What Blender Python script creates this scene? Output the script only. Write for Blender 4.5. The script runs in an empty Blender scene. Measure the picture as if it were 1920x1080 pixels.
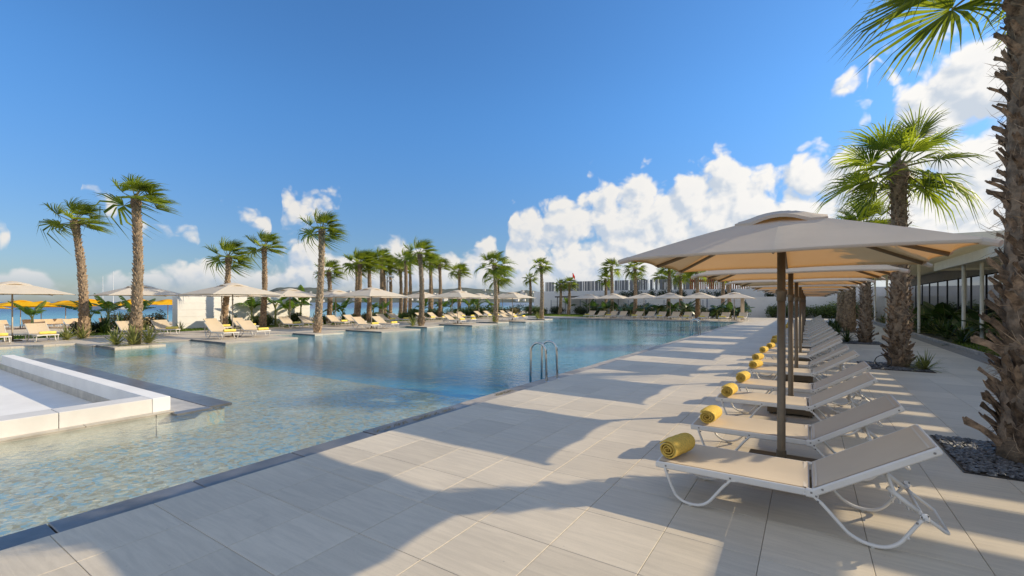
import bpy, math, random
from math import sin, cos, pi, radians, atan2, sqrt
from mathutils import Vector, Matrix, noise

S = bpy.context.scene
COL = S.collection

# ------------------------------------------------------------------ camera
EYE = 1.7
YAW = radians(33.088)                    # pool axis (+Y) lies this far right of the lens axis
cam_d = bpy.data.cameras.new('camera')
cam_d.sensor_width = 36.0
cam_d.lens = 16.0
cam_d.shift_y = 26.0 / 1920.0
cam_d.clip_start = 0.05
cam_d.clip_end = 60000.0
cam = bpy.data.objects.new('camera', cam_d)
cam.location = (0, 0, EYE)
cam.rotation_euler = (radians(90), 0, YAW)
COL.objects.link(cam)
S.camera = cam

# ------------------------------------------------------------------ sun and sky
SUN_EL = radians(25.0)
SUN_V = Vector((0.738 * cos(SUN_EL), 0.675 * cos(SUN_EL), sin(SUN_EL))).normalized()
sun_d = bpy.data.lights.new('sun', 'SUN')
sun_d.energy = 4.6
sun_d.angle = radians(0.5)
sun_d.color = (1.0, 0.83, 0.58)
sun = bpy.data.objects.new('sun', sun_d)
sun.rotation_euler = SUN_V.to_track_quat('Z', 'Y').to_euler()
sun.location = (60, 55, 40)
COL.objects.link(sun)

S.view_settings.view_transform = 'Standard'
S.view_settings.look = 'None'
S.view_settings.gamma = 1.0
S.view_settings.exposure = 0.14
S.view_settings.use_curve_mapping = False
S.render.engine = 'CYCLES'
S.cycles.use_denoising = True
S.cycles.max_bounces = 8
S.cycles.transparent_max_bounces = 12
S.cycles.sample_clamp_indirect = 6.0
S.cycles.caustics_reflective = False
S.cycles.caustics_refractive = False

world = bpy.data.worlds.new('World')
S.world = world
world.use_nodes = True
WT = world.node_tree
WT.nodes.clear()
world.cycles.sampling_method = 'MANUAL'
world.cycles.sample_map_resolution = 256


class NG:
    """tiny helper to write node graphs as expressions"""

    def __init__(self, tree):
        self.t = tree

    def n(self, kind, **kw):
        nd = self.t.nodes.new(kind)
        for k, v in kw.items():
            setattr(nd, k, v)
        return nd

    def link(self, a, b):
        self.t.links.new(a, b)

    def put(self, sock, v):
        if hasattr(v, 'is_output') or hasattr(v, 'links'):
            self.t.links.new(v, sock)
        elif isinstance(v, (tuple, list, Vector)) and sock.type == 'RGBA' and len(v) == 3:
            sock.default_value = (*v, 1)
        else:
            sock.default_value = v

    def m(self, op, *a, clamp=False):
        nd = self.n('ShaderNodeMath', operation=op, use_clamp=clamp)
        for i, v in enumerate(a):
            self.put(nd.inputs[i], v)
        return nd.outputs[0]

    def v(self, op, *a):
        nd = self.n('ShaderNodeVectorMath', operation=op)
        for i, v in enumerate(a):
            self.put(nd.inputs[i], v)
        return nd.outputs['Value'] if op in ('DOT_PRODUCT', 'LENGTH', 'DISTANCE') else nd.outputs[0]

    def mix(self, f, a, b, blend='MIX'):
        nd = self.n('ShaderNodeMix', data_type='RGBA', blend_type=blend)
        self.put(nd.inputs[0], f)
        self.put(nd.inputs[6], a)
        self.put(nd.inputs[7], b)
        return nd.outputs[2]

    def smooth(self, x, lo, hi, a=0.0, b=1.0):
        nd = self.n('ShaderNodeMapRange', interpolation_type='SMOOTHSTEP')
        for i, v in enumerate((x, lo, hi, a, b)):
            self.put(nd.inputs[i], v)
        return nd.outputs[0]

    def noise(self, vec, scale, detail=4.0, rough=0.55, out=0, dims='3D', dist=0.0):
        nd = self.n('ShaderNodeTexNoise', noise_dimensions=dims)
        if vec is not None:
            self.put(nd.inputs['Vector'], vec)
        nd.inputs['Scale'].default_value = scale
        nd.inputs['Detail'].default_value = detail
        nd.inputs['Roughness'].default_value = rough
        nd.inputs['Distortion'].default_value = dist
        return nd.outputs[out]

    def voro(self, vec, scale, detail=0.0, rough=0.5, feature='F1', out='Distance', dims='3D', rand=1.0):
        nd = self.n('ShaderNodeTexVoronoi', voronoi_dimensions=dims, feature=feature)
        self.put(nd.inputs['Vector'], vec)
        nd.inputs['Scale'].default_value = scale
        if 'Detail' in nd.inputs:
            nd.inputs['Detail'].default_value = detail
            nd.inputs['Roughness'].default_value = rough
        nd.inputs['Randomness'].default_value = rand
        return nd.outputs[out]

    def ramp(self, f, stops, interp='LINEAR'):
        nd = self.n('ShaderNodeValToRGB')
        cr = nd.color_ramp
        cr.interpolation = interp
        while len(cr.elements) < len(stops):
            cr.elements.new(0.5)
        for e, (p, c) in zip(cr.elements, stops):
            e.position = p
            e.color = (*c, 1) if len(c) == 3 else c
        self.put(nd.inputs[0], f)
        return nd.outputs[0]


FPX = 853.3


def sky_az_el(px, py):
    """bearing (from the pool-side lens axis) and height of a cloud, in units of 0.117 rad"""
    az = math.atan((px - 960) / FPX)
    el = math.atan((566 - py) / FPX * cos(az))
    return az * 8.533, el * 8.533


# outline of the cumulus heaps: (bearing, top, bottom), read off along the horizon
HEAPS = [(-200, 500, 560), (-60, 505, 560), (0, 512, 556), (60, 506, 556), (110, 512, 556), (170, 506, 556), (225, 518, 556), (262, 512, 556), (285, 486, 556),
         (320, 488, 556), (350, 482, 556), (385, 492, 556), (410, 494, 556), (440, 480, 556), (475, 486, 556), (510, 478, 556),
         (540, 462, 556), (580, 440, 556), (620, 455, 556), (660, 450, 556), (700, 468, 556), (740, 440, 556), (775, 446, 556), (810, 470, 556),
         (850, 476, 556), (880, 462, 556), (905, 440, 556), (928, 448, 556), (938, 475, 556), (952, 410, 556), (985, 368, 556), (1010, 372, 556), (1030, 362, 556),
         (1062, 372, 556), (1085, 338, 556), (1110, 328, 556), (1140, 332, 556), (1165, 348, 556), (1190, 322, 556), (1225, 314, 556),
         (1250, 332, 556), (1272, 296, 556), (1300, 285, 556), (1325, 298, 556), (1350, 288, 556), (1385, 296, 556), (1420, 318, 556), (1445, 335, 556),
         (1470, 340, 556), (1500, 318, 556), (1560, 306, 556), (1610, 302, 556), (1660, 270, 556), (1720, 248, 556), (1790, 258, 556), (1850, 225, 556),
         (1900, 230, 556), (1980, 200, 556), (2060, 190, 556), (2200, 230, 556)]
FLOAT = [(-200, 500, 380), (-30, 500, 380), (-12, 434, 446), (10, 436, 448), (24, 500, 380), (135, 500, 380), (150, 346, 358), (172, 344, 362), (195, 358, 380),
         (215, 385, 405), (228, 500, 380), (240, 500, 380), (252, 420, 438), (275, 406, 446), (305, 406, 448), (328, 428, 450), (345, 436, 456),
         (366, 450, 460), (380, 500, 380), (398, 500, 380), (410, 374, 388), (428, 376, 396), (455, 388, 414), (485, 402, 430), (505, 420, 440), (516, 500, 380),
         (524, 385, 410), (545, 366, 440), (575, 370, 450), (600, 374, 440), (622, 370, 420), (636, 376, 398), (648, 500, 380), (880, 500, 380),
         (1540, 500, 380), (1560, 168, 176), (1600, 162, 176), (1625, 180, 184), (1640, 100, 122), (1665, 90, 195), (1700, 130, 240), (1740, 110, 250), (1780, 90, 262),
         (1830, 70, 265), (1880, 60, 270), (1950, 40, 250), (2050, 60, 200), (2200, 300, 200)]


def build_sky():
    g = NG(WT)
    out = g.n('ShaderNodeOutputWorld')
    bg = g.n('ShaderNodeBackground')
    g.link(bg.outputs[0], out.inputs[0])
    sky = g.n('ShaderNodeTexSky', sky_type='NISHITA')
    sky.sun_disc = False
    sky.sun_elevation = SUN_EL
    sky.sun_rotation = atan2(SUN_V.x, SUN_V.y)
    sky.altitude = 0
    sky.air_density = 1.0
    sky.dust_density = 0.5
    sky.ozone_density = 2.4
    d = g.n('ShaderNodeTexCoord').outputs['Generated']
    ax = Vector((-sin(YAW), cos(YAW), 0))
    rt = Vector((cos(YAW), sin(YAW), 0))
    az = g.m('ARCTAN2', g.v('DOT_PRODUCT', d, tuple(rt)), g.v('DOT_PRODUCT', d, tuple(ax)))
    sep = g.n('ShaderNodeSeparateXYZ')
    g.link(d, sep.inputs[0])
    el = g.m('ARCSINE', sep.outputs[2])
    cmb = g.n('ShaderNodeCombineXYZ')
    g.link(g.m('MULTIPLY', az, 8.533), cmb.inputs[0])
    g.link(g.m('MULTIPLY', el, 8.533), cmb.inputs[1])
    P0 = cmb.outputs[0]

    # one group, read twice: density here and density a little towards the sun
    gt = bpy.data.node_groups.new('cumulus_field', 'ShaderNodeTree')
    gt.interface.new_socket('P', in_out='INPUT', socket_type='NodeSocketVector')
    gt.interface.new_socket('D', in_out='OUTPUT', socket_type='NodeSocketFloat')
    gg = NG(gt)
    gi = gg.n('NodeGroupInput')
    go = gg.n('NodeGroupOutput')
    P = gi.outputs[0]
    warp = gg.v('SCALE', gg.v('SUBTRACT', gg.noise(P, 1.8, 2.0, 0.55, out=1), (0.5, 0.5, 0.5)))
    warp.node.inputs['Scale'].default_value = 0.35
    Q = gg.v('MULTIPLY', gg.v('ADD', P, warp), (1, 1, 0))
    sx = gg.n('ShaderNodeSeparateXYZ')
    gg.link(Q, sx.inputs[0])
    U0, U1 = sky_az_el(-200, 566)[0], sky_az_el(2200, 566)[0]
    u = gg.m('DIVIDE', gg.m('SUBTRACT', sx.outputs[0], U0), U1 - U0)

    def outline(pts, col):
        nd = gg.n('ShaderNodeFloatCurve')
        cv = nd.mapping.curves[0]
        xs = [((sky_az_el(p[0], p[col])[0] - U0) / (U1 - U0), sky_az_el(p[0], p[col])[1] / 5.0) for p in pts]
        while len(cv.points) < len(xs):
            cv.points.new(0.5, 0.5)
        for q, (x_, y_) in zip(cv.points, xs):
            q.location = (x_, y_)
            q.handle_type = 'VECTOR' if col == 3 else 'AUTO'
        nd.mapping.update()
        gg.link(u, nd.inputs['Value'])
        return gg.m('MULTIPLY', nd.outputs[0], 5.0)

    E_ = sx.outputs[1]
    heap = gg.m('MINIMUM', gg.m('ADD', gg.m('SUBTRACT', outline(HEAPS, 1), E_), gg.smooth(sx.outputs[0], 3.2, 5.5, 0.06, 0.30)), gg.m('ADD', gg.m('MULTIPLY', E_, 2.0), 0.25))
    flo = gg.m('MINIMUM', gg.m('SUBTRACT', outline(FLOAT, 1), E_), gg.m('SUBTRACT', E_, outline(FLOAT, 2)))
    front = gg.smooth(gg.m('ABSOLUTE', sx.outputs[0]), 7.9, 8.6, 0.0, -6.0)
    cur = gg.m('ADD', gg.m('MAXIMUM', gg.m('MINIMUM', heap, 0.5), gg.m('ADD', gg.m('MULTIPLY', flo, 0.85), gg.smooth(sx.outputs[0], 4.5, 6.0, 0.07, 0.22))), front)
    # the rest of the horizon carries the same low heaps
    fb = gg.noise(Q, 0.55, 2.0, 0.5)
    low = gg.m('SUBTRACT', gg.m('MULTIPLY', gg.m('SUBTRACT', fb, 0.46), 3.0),
               gg.m('MULTIPLY', gg.m('ABSOLUTE', gg.m('SUBTRACT', sx.outputs[1], 1.0)), 0.9))
    away = gg.smooth(gg.m('ABSOLUTE', sx.outputs[0]), 7.6, 9.5, -3.0, 0.0)
    cur = gg.m('MAXIMUM', cur, gg.m('ADD', low, away))
    bil = gg.voro(gg.v('MULTIPLY', Q, (1, 1.1, 1)), 1.55, 3.0, 0.5, feature='F1', dims='2D')
    bil = gg.m('SUBTRACT', 0.50, bil)
    fine = gg.m('SUBTRACT', gg.noise(P, 5.0, 4.0, 0.62), 0.5)
    dd = gg.m('ADD', cur, gg.m('ADD', gg.m('MULTIPLY', bil, 0.62), gg.m('MULTIPLY', fine, 0.22)))
    gg.link(dd, go.inputs[0])

    def field(vec):
        nd = g.n('ShaderNodeGroup')
        nd.node_tree = gt
        g.put(nd.inputs[0], vec)
        return nd.outputs[0]

    D = field(P0)
    D2 = field(g.v('ADD', P0, (0.13, 0.13, 0)))
    relief = g.m('SUBTRACT', D, D2)
    alpha = g.smooth(D, -0.11, 0.17)
    lit = g.smooth(relief, -0.28, 0.16)
    deep = g.smooth(D, 0.05, 0.7)
    elev = g.n('ShaderNodeSeparateXYZ')
    g.link(P0, elev.inputs[0])
    # bases of the heaps are greyer: seen through more cloud and from below
    base = g.smooth(elev.outputs[1], 0.05, 0.62)
    glow = g.smooth(elev.outputs[0], -2.0, 6.5)
    shade = g.mix(base, (0.32, 0.40, 0.50), (0.44, 0.53, 0.66))
    white = g.mix(glow, (0.76, 0.74, 0.71), (0.90, 0.88, 0.85))
    shade = g.mix(glow, shade, (0.56, 0.62, 0.70))
    lit2 = g.m('MULTIPLY', lit, g.m('ADD', 0.30, g.m('MULTIPLY', base, 0.70)))
    ccol = g.mix(lit2, shade, white)
    ccol = g.mix(g.m('MULTIPLY', deep, 0.12), ccol, shade)
    haze = g.smooth(elev.outputs[1], -0.05, 0.5, 0.40, 1.0)
    alpha = g.m('MULTIPLY', alpha, haze)
    skyc = g.v('SCALE', sky.outputs[0])
    skyc.node.inputs['Scale'].default_value = SKY_STRENGTH
    low_air = g.smooth(elev.outputs[1], -0.2, 3.6)
    tint = g.v('MULTIPLY', skyc, g.mix(low_air, (0.60, 0.68, 0.86), SKY_TINT))
    final = g.mix(alpha, tint, ccol)
    # broken cloud added outside the view to whiten the fill light on the deck
    off = g.smooth(g.v('DOT_PRODUCT', d, tuple(ax)), 0.50, 0.20)
    bk = g.noise(d, 2.6, 5.0, 0.58, dist=0.3)
    ba = g.m('MULTIPLY', g.smooth(bk, 0.44, 0.56), g.m('MULTIPLY', off, g.smooth(sep.outputs[2], 0.0, 0.06)))
    final = g.mix(ba, final, g.mix(g.smooth(g.noise(d, 6.0, 3.0, 0.5), 0.35, 0.65), (0.54, 0.58, 0.64), (0.90, 0.87, 0.83)))
    g.link(final, bg.inputs[0])
    bg.inputs[1].default_value = 1.0


SKY_STRENGTH = 0.112
SKY_TINT = (0.66, 1.16, 1.60)
build_sky()

# ------------------------------------------------------------------ helpers
rnd = random.Random(7)


def lerp(a, b, t):
    return a + (b - a) * t


class MB:
    """collects faces; build() links them as ONE mesh object"""

    def __init__(self):
        self.v = []
        self.f = []
        self.mi = []

    def add(self, vs, fs, m=0):
        o = len(self.v)
        self.v.extend([tuple(p) for p in vs])
        for f in fs:
            self.f.append(tuple(i + o for i in f))
            self.mi.append(m)

    def box(self, lo, hi, ch=0.0, m=0, mat=None):
        (x0, y0, z0), (x1, y1, z1) = lo, hi
        if ch <= 0:
            vs = [(x0, y0, z0), (x1, y0, z0), (x1, y1, z0), (x0, y1, z0), (x0, y0, z1), (x1, y0, z1), (x1, y1, z1), (x0, y1, z1)]
            fs = [(0, 3, 2, 1), (4, 5, 6, 7), (0, 1, 5, 4), (1, 2, 6, 5), (2, 3, 7, 6), (3, 0, 4, 7)]
        else:
            c = min(ch, (x1 - x0) / 2.01, (y1 - y0) / 2.01, (z1 - z0) / 2.01)
            vs = []
            idx = {}
            for sx in (0, 1):
                for sy in (0, 1):
                    for sz in (0, 1):
                        X = x1 if sx else x0
                        Y = y1 if sy else y0
                        Z = z1 if sz else z0
                        dx, dy, dz = (c, -c)[sx], (c, -c)[sy], (c, -c)[sz]
                        idx[(sx, sy, sz)] = len(vs)
                        vs += [(X, Y + dy, Z + dz), (X + dx, Y, Z + dz), (X + dx, Y + dy, Z)]
            I = lambda a, b, c_, k: idx[(a, b, c_)] + k
            fs = []
            for s in (0, 1):
                q = [I(s, 0, 0, 0), I(s, 1, 0, 0), I(s, 1, 1, 0), I(s, 0, 1, 0)]
                fs.append(tuple(q if s else q[::-1]))
                q = [I(0, s, 0, 1), I(1, s, 0, 1), I(1, s, 1, 1), I(0, s, 1, 1)]
                fs.append(tuple(q[::-1] if s else q))
                q = [I(0, 0, s, 2), I(1, 0, s, 2), I(1, 1, s, 2), I(0, 1, s, 2)]
                fs.append(tuple(q if s else q[::-1]))
            for a in (0, 1):
                for b in (0, 1):
                    fs.append((I(a, b, 0, 0), I(a, b, 1, 0), I(a, b, 1, 1), I(a, b, 0, 1)))
                    fs.append((I(a, 0, b, 0), I(a, 1, b, 0), I(a, 1, b, 2), I(a, 0, b, 2)))
                    fs.append((I(0, a, b, 1), I(1, a, b, 1), I(1, a, b, 2), I(0, a, b, 2)))
                    for c2 in (0, 1):
                        fs.append((I(a, b, c2, 0), I(a, b, c2, 1), I(a, b, c2, 2)))
        if mat is not None:
            vs = [mat @ Vector(p) for p in vs]
        self.add(vs, fs, m)
        return self

    def tube(self, pts, r, n=8, caps=True, flat=1.0, m=0, side=None):
        pts = [Vector(p) for p in pts]
        rr = r if isinstance(r, (list, tuple)) else [r] * len(pts)
        o = []
        prev = None
        for i, p in enumerate(pts):
            if i == 0:
                t = pts[1] - pts[0]
            elif i == len(pts) - 1:
                t = pts[-1] - pts[-2]
            else:
                t = (pts[i + 1] - p).normalized() + (p - pts[i - 1]).normalized()
            t.normalize()
            if prev is None:
                a = Vector(side) if side else (Vector((0, 0, 1)) if abs(t.z) < 0.9 else Vector((0, 1, 0)))
            else:
                a = prev
            u = (a - t * a.dot(t)).normalized()
            prev = u
            w = t.cross(u)
            for k in range(n):
                q = 2 * pi * k / n
                o.append(p + u * cos(q) * rr[i] + w * sin(q) * rr[i] * flat)
        fs = []
        for i in range(len(pts) - 1):
            for k in range(n):
                k2 = (k + 1) % n
                fs.append((i * n + k, i * n + k2, (i + 1) * n + k2, (i + 1) * n + k))
        if caps:
            fs.append(tuple(range(n))[::-1])
            fs.append(tuple((len(pts) - 1) * n + k for k in range(n)))
        self.add(o, fs, m)
        return self

    def lathe(self, prof, n=16, c=(0, 0, 0), m=0):
        o = []
        for (r, z) in prof:
            for k in range(n):
                q = 2 * pi * k / n
                o.append((c[0] + r * cos(q), c[1] + r * sin(q), c[2] + z))
        fs = []
        for i in range(len(prof) - 1):
            for k in range(n):
                k2 = (k + 1) % n
                fs.append((i * n + k, i * n + k2, (i + 1) * n + k2, (i + 1) * n + k))
        self.add(o, fs, m)
        return self

    def mesh(self, name, mats, smooth=False):
        me = bpy.data.meshes.new(name)
        me.from_pydata(self.v, [], self.f)
        mats = mats if isinstance(mats, (list, tuple)) else [mats]
        for m in mats:
            me.materials.append(m)
        if len(mats) > 1:
            me.polygons.foreach_set('material_index', self.mi)
        if smooth:
            me.polygons.foreach_set('use_smooth', [True] * len(me.polygons))
        me.update()
        return me

    def build(self, name, mats, parent=None, smooth=False, **tags):
        return put(name, self.mesh(name, mats, smooth), parent, **tags)


def put(name, mesh, parent=None, loc=None, rz=None, scale=None, rot=None, **tags):
    o = bpy.data.objects.new(name, mesh)
    COL.objects.link(o)
    if parent is not None:
        o.parent = parent
    if loc is not None:
        o.location = loc
    if rot is not None:
        o.rotation_euler = rot
    elif rz is not None:
        o.rotation_euler = (0, 0, rz)
    if scale is not None:
        o.scale = scale if isinstance(scale, (tuple, list)) else (scale,) * 3
    tag(o, **tags)
    return o


def tag(o, label=None, cat=None, group=None, kind=None):
    if label:
        o['label'] = label
    if cat:
        o['category'] = cat
    if group:
        o['group'] = group
    if kind:
        o['kind'] = kind
    return o


def thing(name, loc=(0, 0, 0), rz=0.0, scale=None, **tags):
    return put(name, None, None, loc, rz, scale, **tags)


def copy_tree(o, parent=None):
    c = o.copy()
    COL.objects.link(c)
    c.parent = parent
    for ch in list(o.children):
        copy_tree(ch, c)
    return c


ORD = ['nearest', 'second', 'third', 'fourth', 'fifth', 'sixth', 'seventh', 'eighth', 'ninth', 'tenth', 'eleventh', 'twelfth',
       'thirteenth', 'fourteenth', 'fifteenth', 'sixteenth', 'seventeenth', 'eighteenth', 'nineteenth', 'twentieth',
       'twenty-first', 'twenty-second', 'twenty-third', 'twenty-fourth', 'twenty-fifth', 'twenty-sixth', 'twenty-seventh', 'twenty-eighth',
       'twenty-ninth', 'thirtieth']
ORDL = ['leftmost'] + ORD[1:]


def bearing(x, y):
    """how far right of the lens axis a spot lies"""
    return (x * cos(YAW) + y * sin(YAW)) / (-x * sin(YAW) + y * cos(YAW))


# ------------------------------------------------------------------ materials
def newmat(name):
    m = bpy.data.materials.new(name)
    m.use_nodes = True
    m.node_tree.nodes.clear()
    g = NG(m.node_tree)
    out = g.n('ShaderNodeOutputMaterial')
    return m, g, out


def principled(g, out, col, rough=0.6, metal=0.0, spec=0.5, normal=None, coat=0.0):
    p = g.n('ShaderNodeBsdfPrincipled')
    g.put(p.inputs['Base Color'], col)
    g.put(p.inputs['Roughness'], rough)
    p.inputs['Metallic'].default_value = metal
    p.inputs['Specular IOR Level'].default_value = spec
    if coat:
        p.inputs['Coat Weight'].default_value = coat
        p.inputs['Coat Roughness'].default_value = 0.15
    if normal is not None:
        g.link(normal, p.inputs['Normal'])
    if out is not None:
        g.link(p.outputs[0], out.inputs[0])
    return p


def bump(g, h, strength=0.3, dist=0.01):
    b = g.n('ShaderNodeBump')
    b.inputs['Strength'].default_value = strength
    b.inputs['Distance'].default_value = dist
    g.put(b.inputs['Height'], h)
    return b.outputs[0]


def wpos(g):
    return g.n('ShaderNodeNewGeometry').outputs['Position']


def opos(g):
    return g.n('ShaderNodeTexCoord').outputs['Object']


def simple(name, col, rough=0.6, var=0.15, scale=6.0, metal=0.0, spec=0.5, bmp=0.0, bscale=60.0, objvar=0.0, detail=4.0, world=True, bdist=0.004):
    m, g, out = newmat(name)
    P = wpos(g) if world else opos(g)
    n = g.noise(P, scale, detail, 0.6)
    lo = tuple(c * (1 - var) for c in col)
    hi = tuple(min(1.0, c * (1 + var)) for c in col)
    c = g.mix(g.smooth(n, 0.3, 0.7), lo, hi)
    if objvar:
        r = g.n('ShaderNodeObjectInfo').outputs['Random']
        k = g.m('ADD', 1 - objvar, g.m('MULTIPLY', r, 2 * objvar))
        c2 = g.v('SCALE', c)
        g.link(k, c2.node.inputs['Scale'])
        c = c2
    nm = bump(g, g.noise(P, bscale, 3.0, 0.6), bmp, bdist) if bmp else None
    principled(g, out, c, rough, metal, spec, nm)
    return m


def leafmat(name, col, tip=None, trans=0.35, rough=0.45, var=0.35, scale=3.0, objvar=0.2):
    """thin leaf: reflects on one side, lets yellow-green light through"""
    m, g, out = newmat(name)
    n = g.noise(opos(g), scale, 3.0, 0.6)
    c = g.mix(g.smooth(n, 0.3, 0.7), tuple(x * (1 - var) for x in col), tuple(x * (1 + var) for x in (tip or col)))
    r = g.n('ShaderNodeObjectInfo').outputs['Random']
    c2 = g.v('SCALE', c)
    g.link(g.m('ADD', 1 - objvar, g.m('MULTIPLY', r, 2 * objvar)), c2.node.inputs['Scale'])
    p = principled(g, None, c2, rough, 0, 0.4)
    t = g.n('ShaderNodeBsdfTranslucent')
    g.link(g.v('MULTIPLY', c2, (1.7, 1.75, 0.7)), t.inputs[0])
    mx = g.n('ShaderNodeMixShader')
    mx.inputs[0].default_value = trans
    g.link(p.outputs[0], mx.inputs[1])
    g.link(t.outputs[0], mx.inputs[2])
    g.link(mx.outputs[0], out.inputs[0])
    return m


def clothmat(name, col, trans=(0.9, 0.6, 0.3), tw=0.3, wscale=420.0, dirt=0.08):
    m, g, out = newmat(name)
    P = opos(g)
    n = g.noise(P, 2.2, 4.0, 0.6)
    c = g.mix(g.smooth(n, 0.3, 0.75), tuple(x * (1 - dirt) for x in col), col)
    weave = g.noise(P, wscale, 1.0, 0.5)
    fold = g.noise(P, 5.0, 2.0, 0.5)
    nm = bump(g, g.m('ADD', g.m('MULTIPLY', weave, 0.10), fold), 0.25, 0.012)
    p = principled(g, None, c, 0.85, 0, 0.15, nm)
    if tw:
        t = g.n('ShaderNodeBsdfTranslucent')
        g.put(t.inputs[0], trans)
        mx = g.n('ShaderNodeMixShader')
        mx.inputs[0].default_value = tw
        g.link(p.outputs[0], mx.inputs[1])
        g.link(t.outputs[0], mx.inputs[2])
        g.link(mx.outputs[0], out.inputs[0])
    else:
        g.link(p.outputs[0], out.inputs[0])
    return m


TX0, TPX = -4.63, 0.6225          # deck joints across the deck
TY0, TPY = 0.94, 0.6235           # and along it


def tilemat(name, base, ox, px_, oy, py_, joint=0.0, wet=0.0):
    m, g, out = newmat(name)
    P = wpos(g)
    s = g.n('ShaderNodeSeparateXYZ')
    g.link(P, s.inputs[0])
    ux = g.m('DIVIDE', g.m('SUBTRACT', s.outputs[0], ox), px_)
    uy = g.m('DIVIDE', g.m('SUBTRACT', s.outputs[1], oy), py_)
    cx = g.n('ShaderNodeCombineXYZ')
    g.link(g.m('FLOOR', ux), cx.inputs[0])
    g.link(g.m('FLOOR', uy), cx.inputs[1])
    wn = g.n('ShaderNodeTexWhiteNoise', noise_dimensions='3D')
    g.link(cx.outputs[0], wn.inputs['Vector'])
    shift = g.v('SCALE', wn.outputs['Color'])
    shift.node.inputs['Scale'].default_value = 30.0
    Q = g.v('ADD', P, shift)
    streak = g.noise(g.v('MULTIPLY', Q, (1.3, 14.0, 1.0)), 1.6, 5.0, 0.65, dist=0.6)
    cloud = g.noise(P, 0.9, 4.0, 0.6)
    grit = g.noise(Q, 90.0, 2.0, 0.6)
    f = g.m('ADD', g.m('MULTIPLY', streak, 0.55), g.m('ADD', g.m('MULTIPLY', grit, 0.15), g.m('MULTIPLY', cloud, 0.30)))
    c = g.mix(g.smooth(f, 0.35, 0.66), tuple(x * 0.88 for x in base), tuple(min(1, x * 1.07) for x in base))
    tone = g.m('ADD', 0.92, g.m('MULTIPLY', wn.outputs['Value'], 0.15))
    c2 = g.v('SCALE', c)
    g.link(tone, c2.node.inputs['Scale'])
    c = c2
    # worn marks and drip stains
    st = g.smooth(g.noise(P, 2.3, 6.0, 0.7), 0.60, 0.78)
    c = g.mix(g.m('MULTIPLY', st, 0.26), c, (0.26, 0.235, 0.20))
    spk = g.smooth(g.voro(P, 5.0, 0, feature='F1'), 0.045, 0.02)
    c = g.mix(g.m('MULTIPLY', spk, 0.35), c, (0.16, 0.15, 0.14))
    if joint:
        fx = g.m('ABSOLUTE', g.m('SUBTRACT', g.m('FRACT', ux), 0.5))
        fy = g.m('ABSOLUTE', g.m('SUBTRACT', g.m('FRACT', uy), 0.5))
        j = g.smooth(g.m('MAXIMUM', fx, fy), 0.5 - joint, 0.5 - joint * 0.5)
        c = g.mix(g.m('MULTIPLY', j, 0.55), c, (0.22, 0.21, 0.195))
    rough = g.m('ADD', 0.42, g.m('MULTIPLY', cloud, 0.25))
    nm = bump(g, g.m('ADD', g.m('MULTIPLY', grit, 0.3), streak), 0.14, 0.004)
    principled(g, out, c, rough, 0, 0.4, nm)
    return m


def watermat(name, tint, s1, s2, b1, b2, refl=1.0, rough=0.02, body=None, bw=0.0):
    m, g, out = newmat(name)
    P = wpos(g)
    Pw = g.v('MULTIPLY', P, (1.0, 1.35, 1.0))
    a = g.noise(Pw, s1, 2.0, 0.5, dist=0.4)
    b = g.noise(Pw, s2, 3.0, 0.6, dist=0.3)
    gust = g.smooth(g.noise(P, 0.22, 2.0, 0.5), 0.32, 0.66, 0.35, 1.25)
    h = g.m('MULTIPLY', gust, g.m('ADD', g.m('MULTIPLY', a, b1), g.m('MULTIPLY', b, b2)))
    nm = bump(g, h, 1.0, 1.0)
    lw_ = g.n('ShaderNodeLayerWeight')
    lw_.inputs['Blend'].default_value = 0.5
    g.link(nm, lw_.inputs['Normal'])
    schlick = g.m('ADD', 0.02, g.m('MULTIPLY', 0.98, g.m('POWER', lw_.outputs['Facing'], 5.0)), clamp=True)
    gl = g.n('ShaderNodeBsdfGlossy')
    gl.inputs['Roughness'].default_value = rough
    gl.inputs['Color'].default_value = (refl, refl, refl, 1)
    g.link(nm, gl.inputs['Normal'])
    tr = g.n('ShaderNodeBsdfTransparent')
    tr.inputs[0].default_value = (*tint, 1)
    under = tr.outputs[0]
    if body:
        # light scattered back by the depth of blue water
        df = g.n('ShaderNodeBsdfDiffuse')
        gb = g.noise(P, 0.35, 3.0, 0.55)
        g.link(g.mix(g.smooth(gb, 0.3, 0.7), body, tuple(c_ * 1.25 for c_ in body)), df.inputs[0])
        g.link(nm, df.inputs['Normal'])
        mb_ = g.n('ShaderNodeMixShader')
        sy = g.n('ShaderNodeSeparateXYZ')
        g.link(P, sy.inputs[0])
        g.link(g.smooth(sy.outputs[1], 6.6, 13.5, 0.0, bw), mb_.inputs[0])
        g.link(tr.outputs[0], mb_.inputs[1])
        g.link(df.outputs[0], mb_.inputs[2])
        under = mb_.outputs[0]
    mx = g.n('ShaderNodeMixShader')
    g.link(schlick, mx.inputs[0])
    g.link(under, mx.inputs[1])
    g.link(gl.outputs[0], mx.inputs[2])
    g.link(mx.outputs[0], out.inputs[0])
    return m


def mosaic(name, col, col2, pitch, nscale=1.5):
    """small glazed pool tiles"""
    m, g, out = newmat(name)
    P = wpos(g)
    cell = g.v('FLOOR', g.v('SCALE', P))
    cell.node.inputs[0].links[0].from_node.inputs['Scale'].default_value = 1.0 / pitch
    wn = g.n('ShaderNodeTexWhiteNoise', noise_dimensions='3D')
    g.link(cell, wn.inputs['Vector'])
    n = g.noise(P, nscale, 4.0, 0.6)
    c = g.mix(g.m('ADD', g.m('MULTIPLY', wn.outputs['Value'], 0.6), g.m('MULTIPLY', n, 0.4)), col, col2)
    principled(g, out, c, 0.35, 0, 0.4)
    return m


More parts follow.
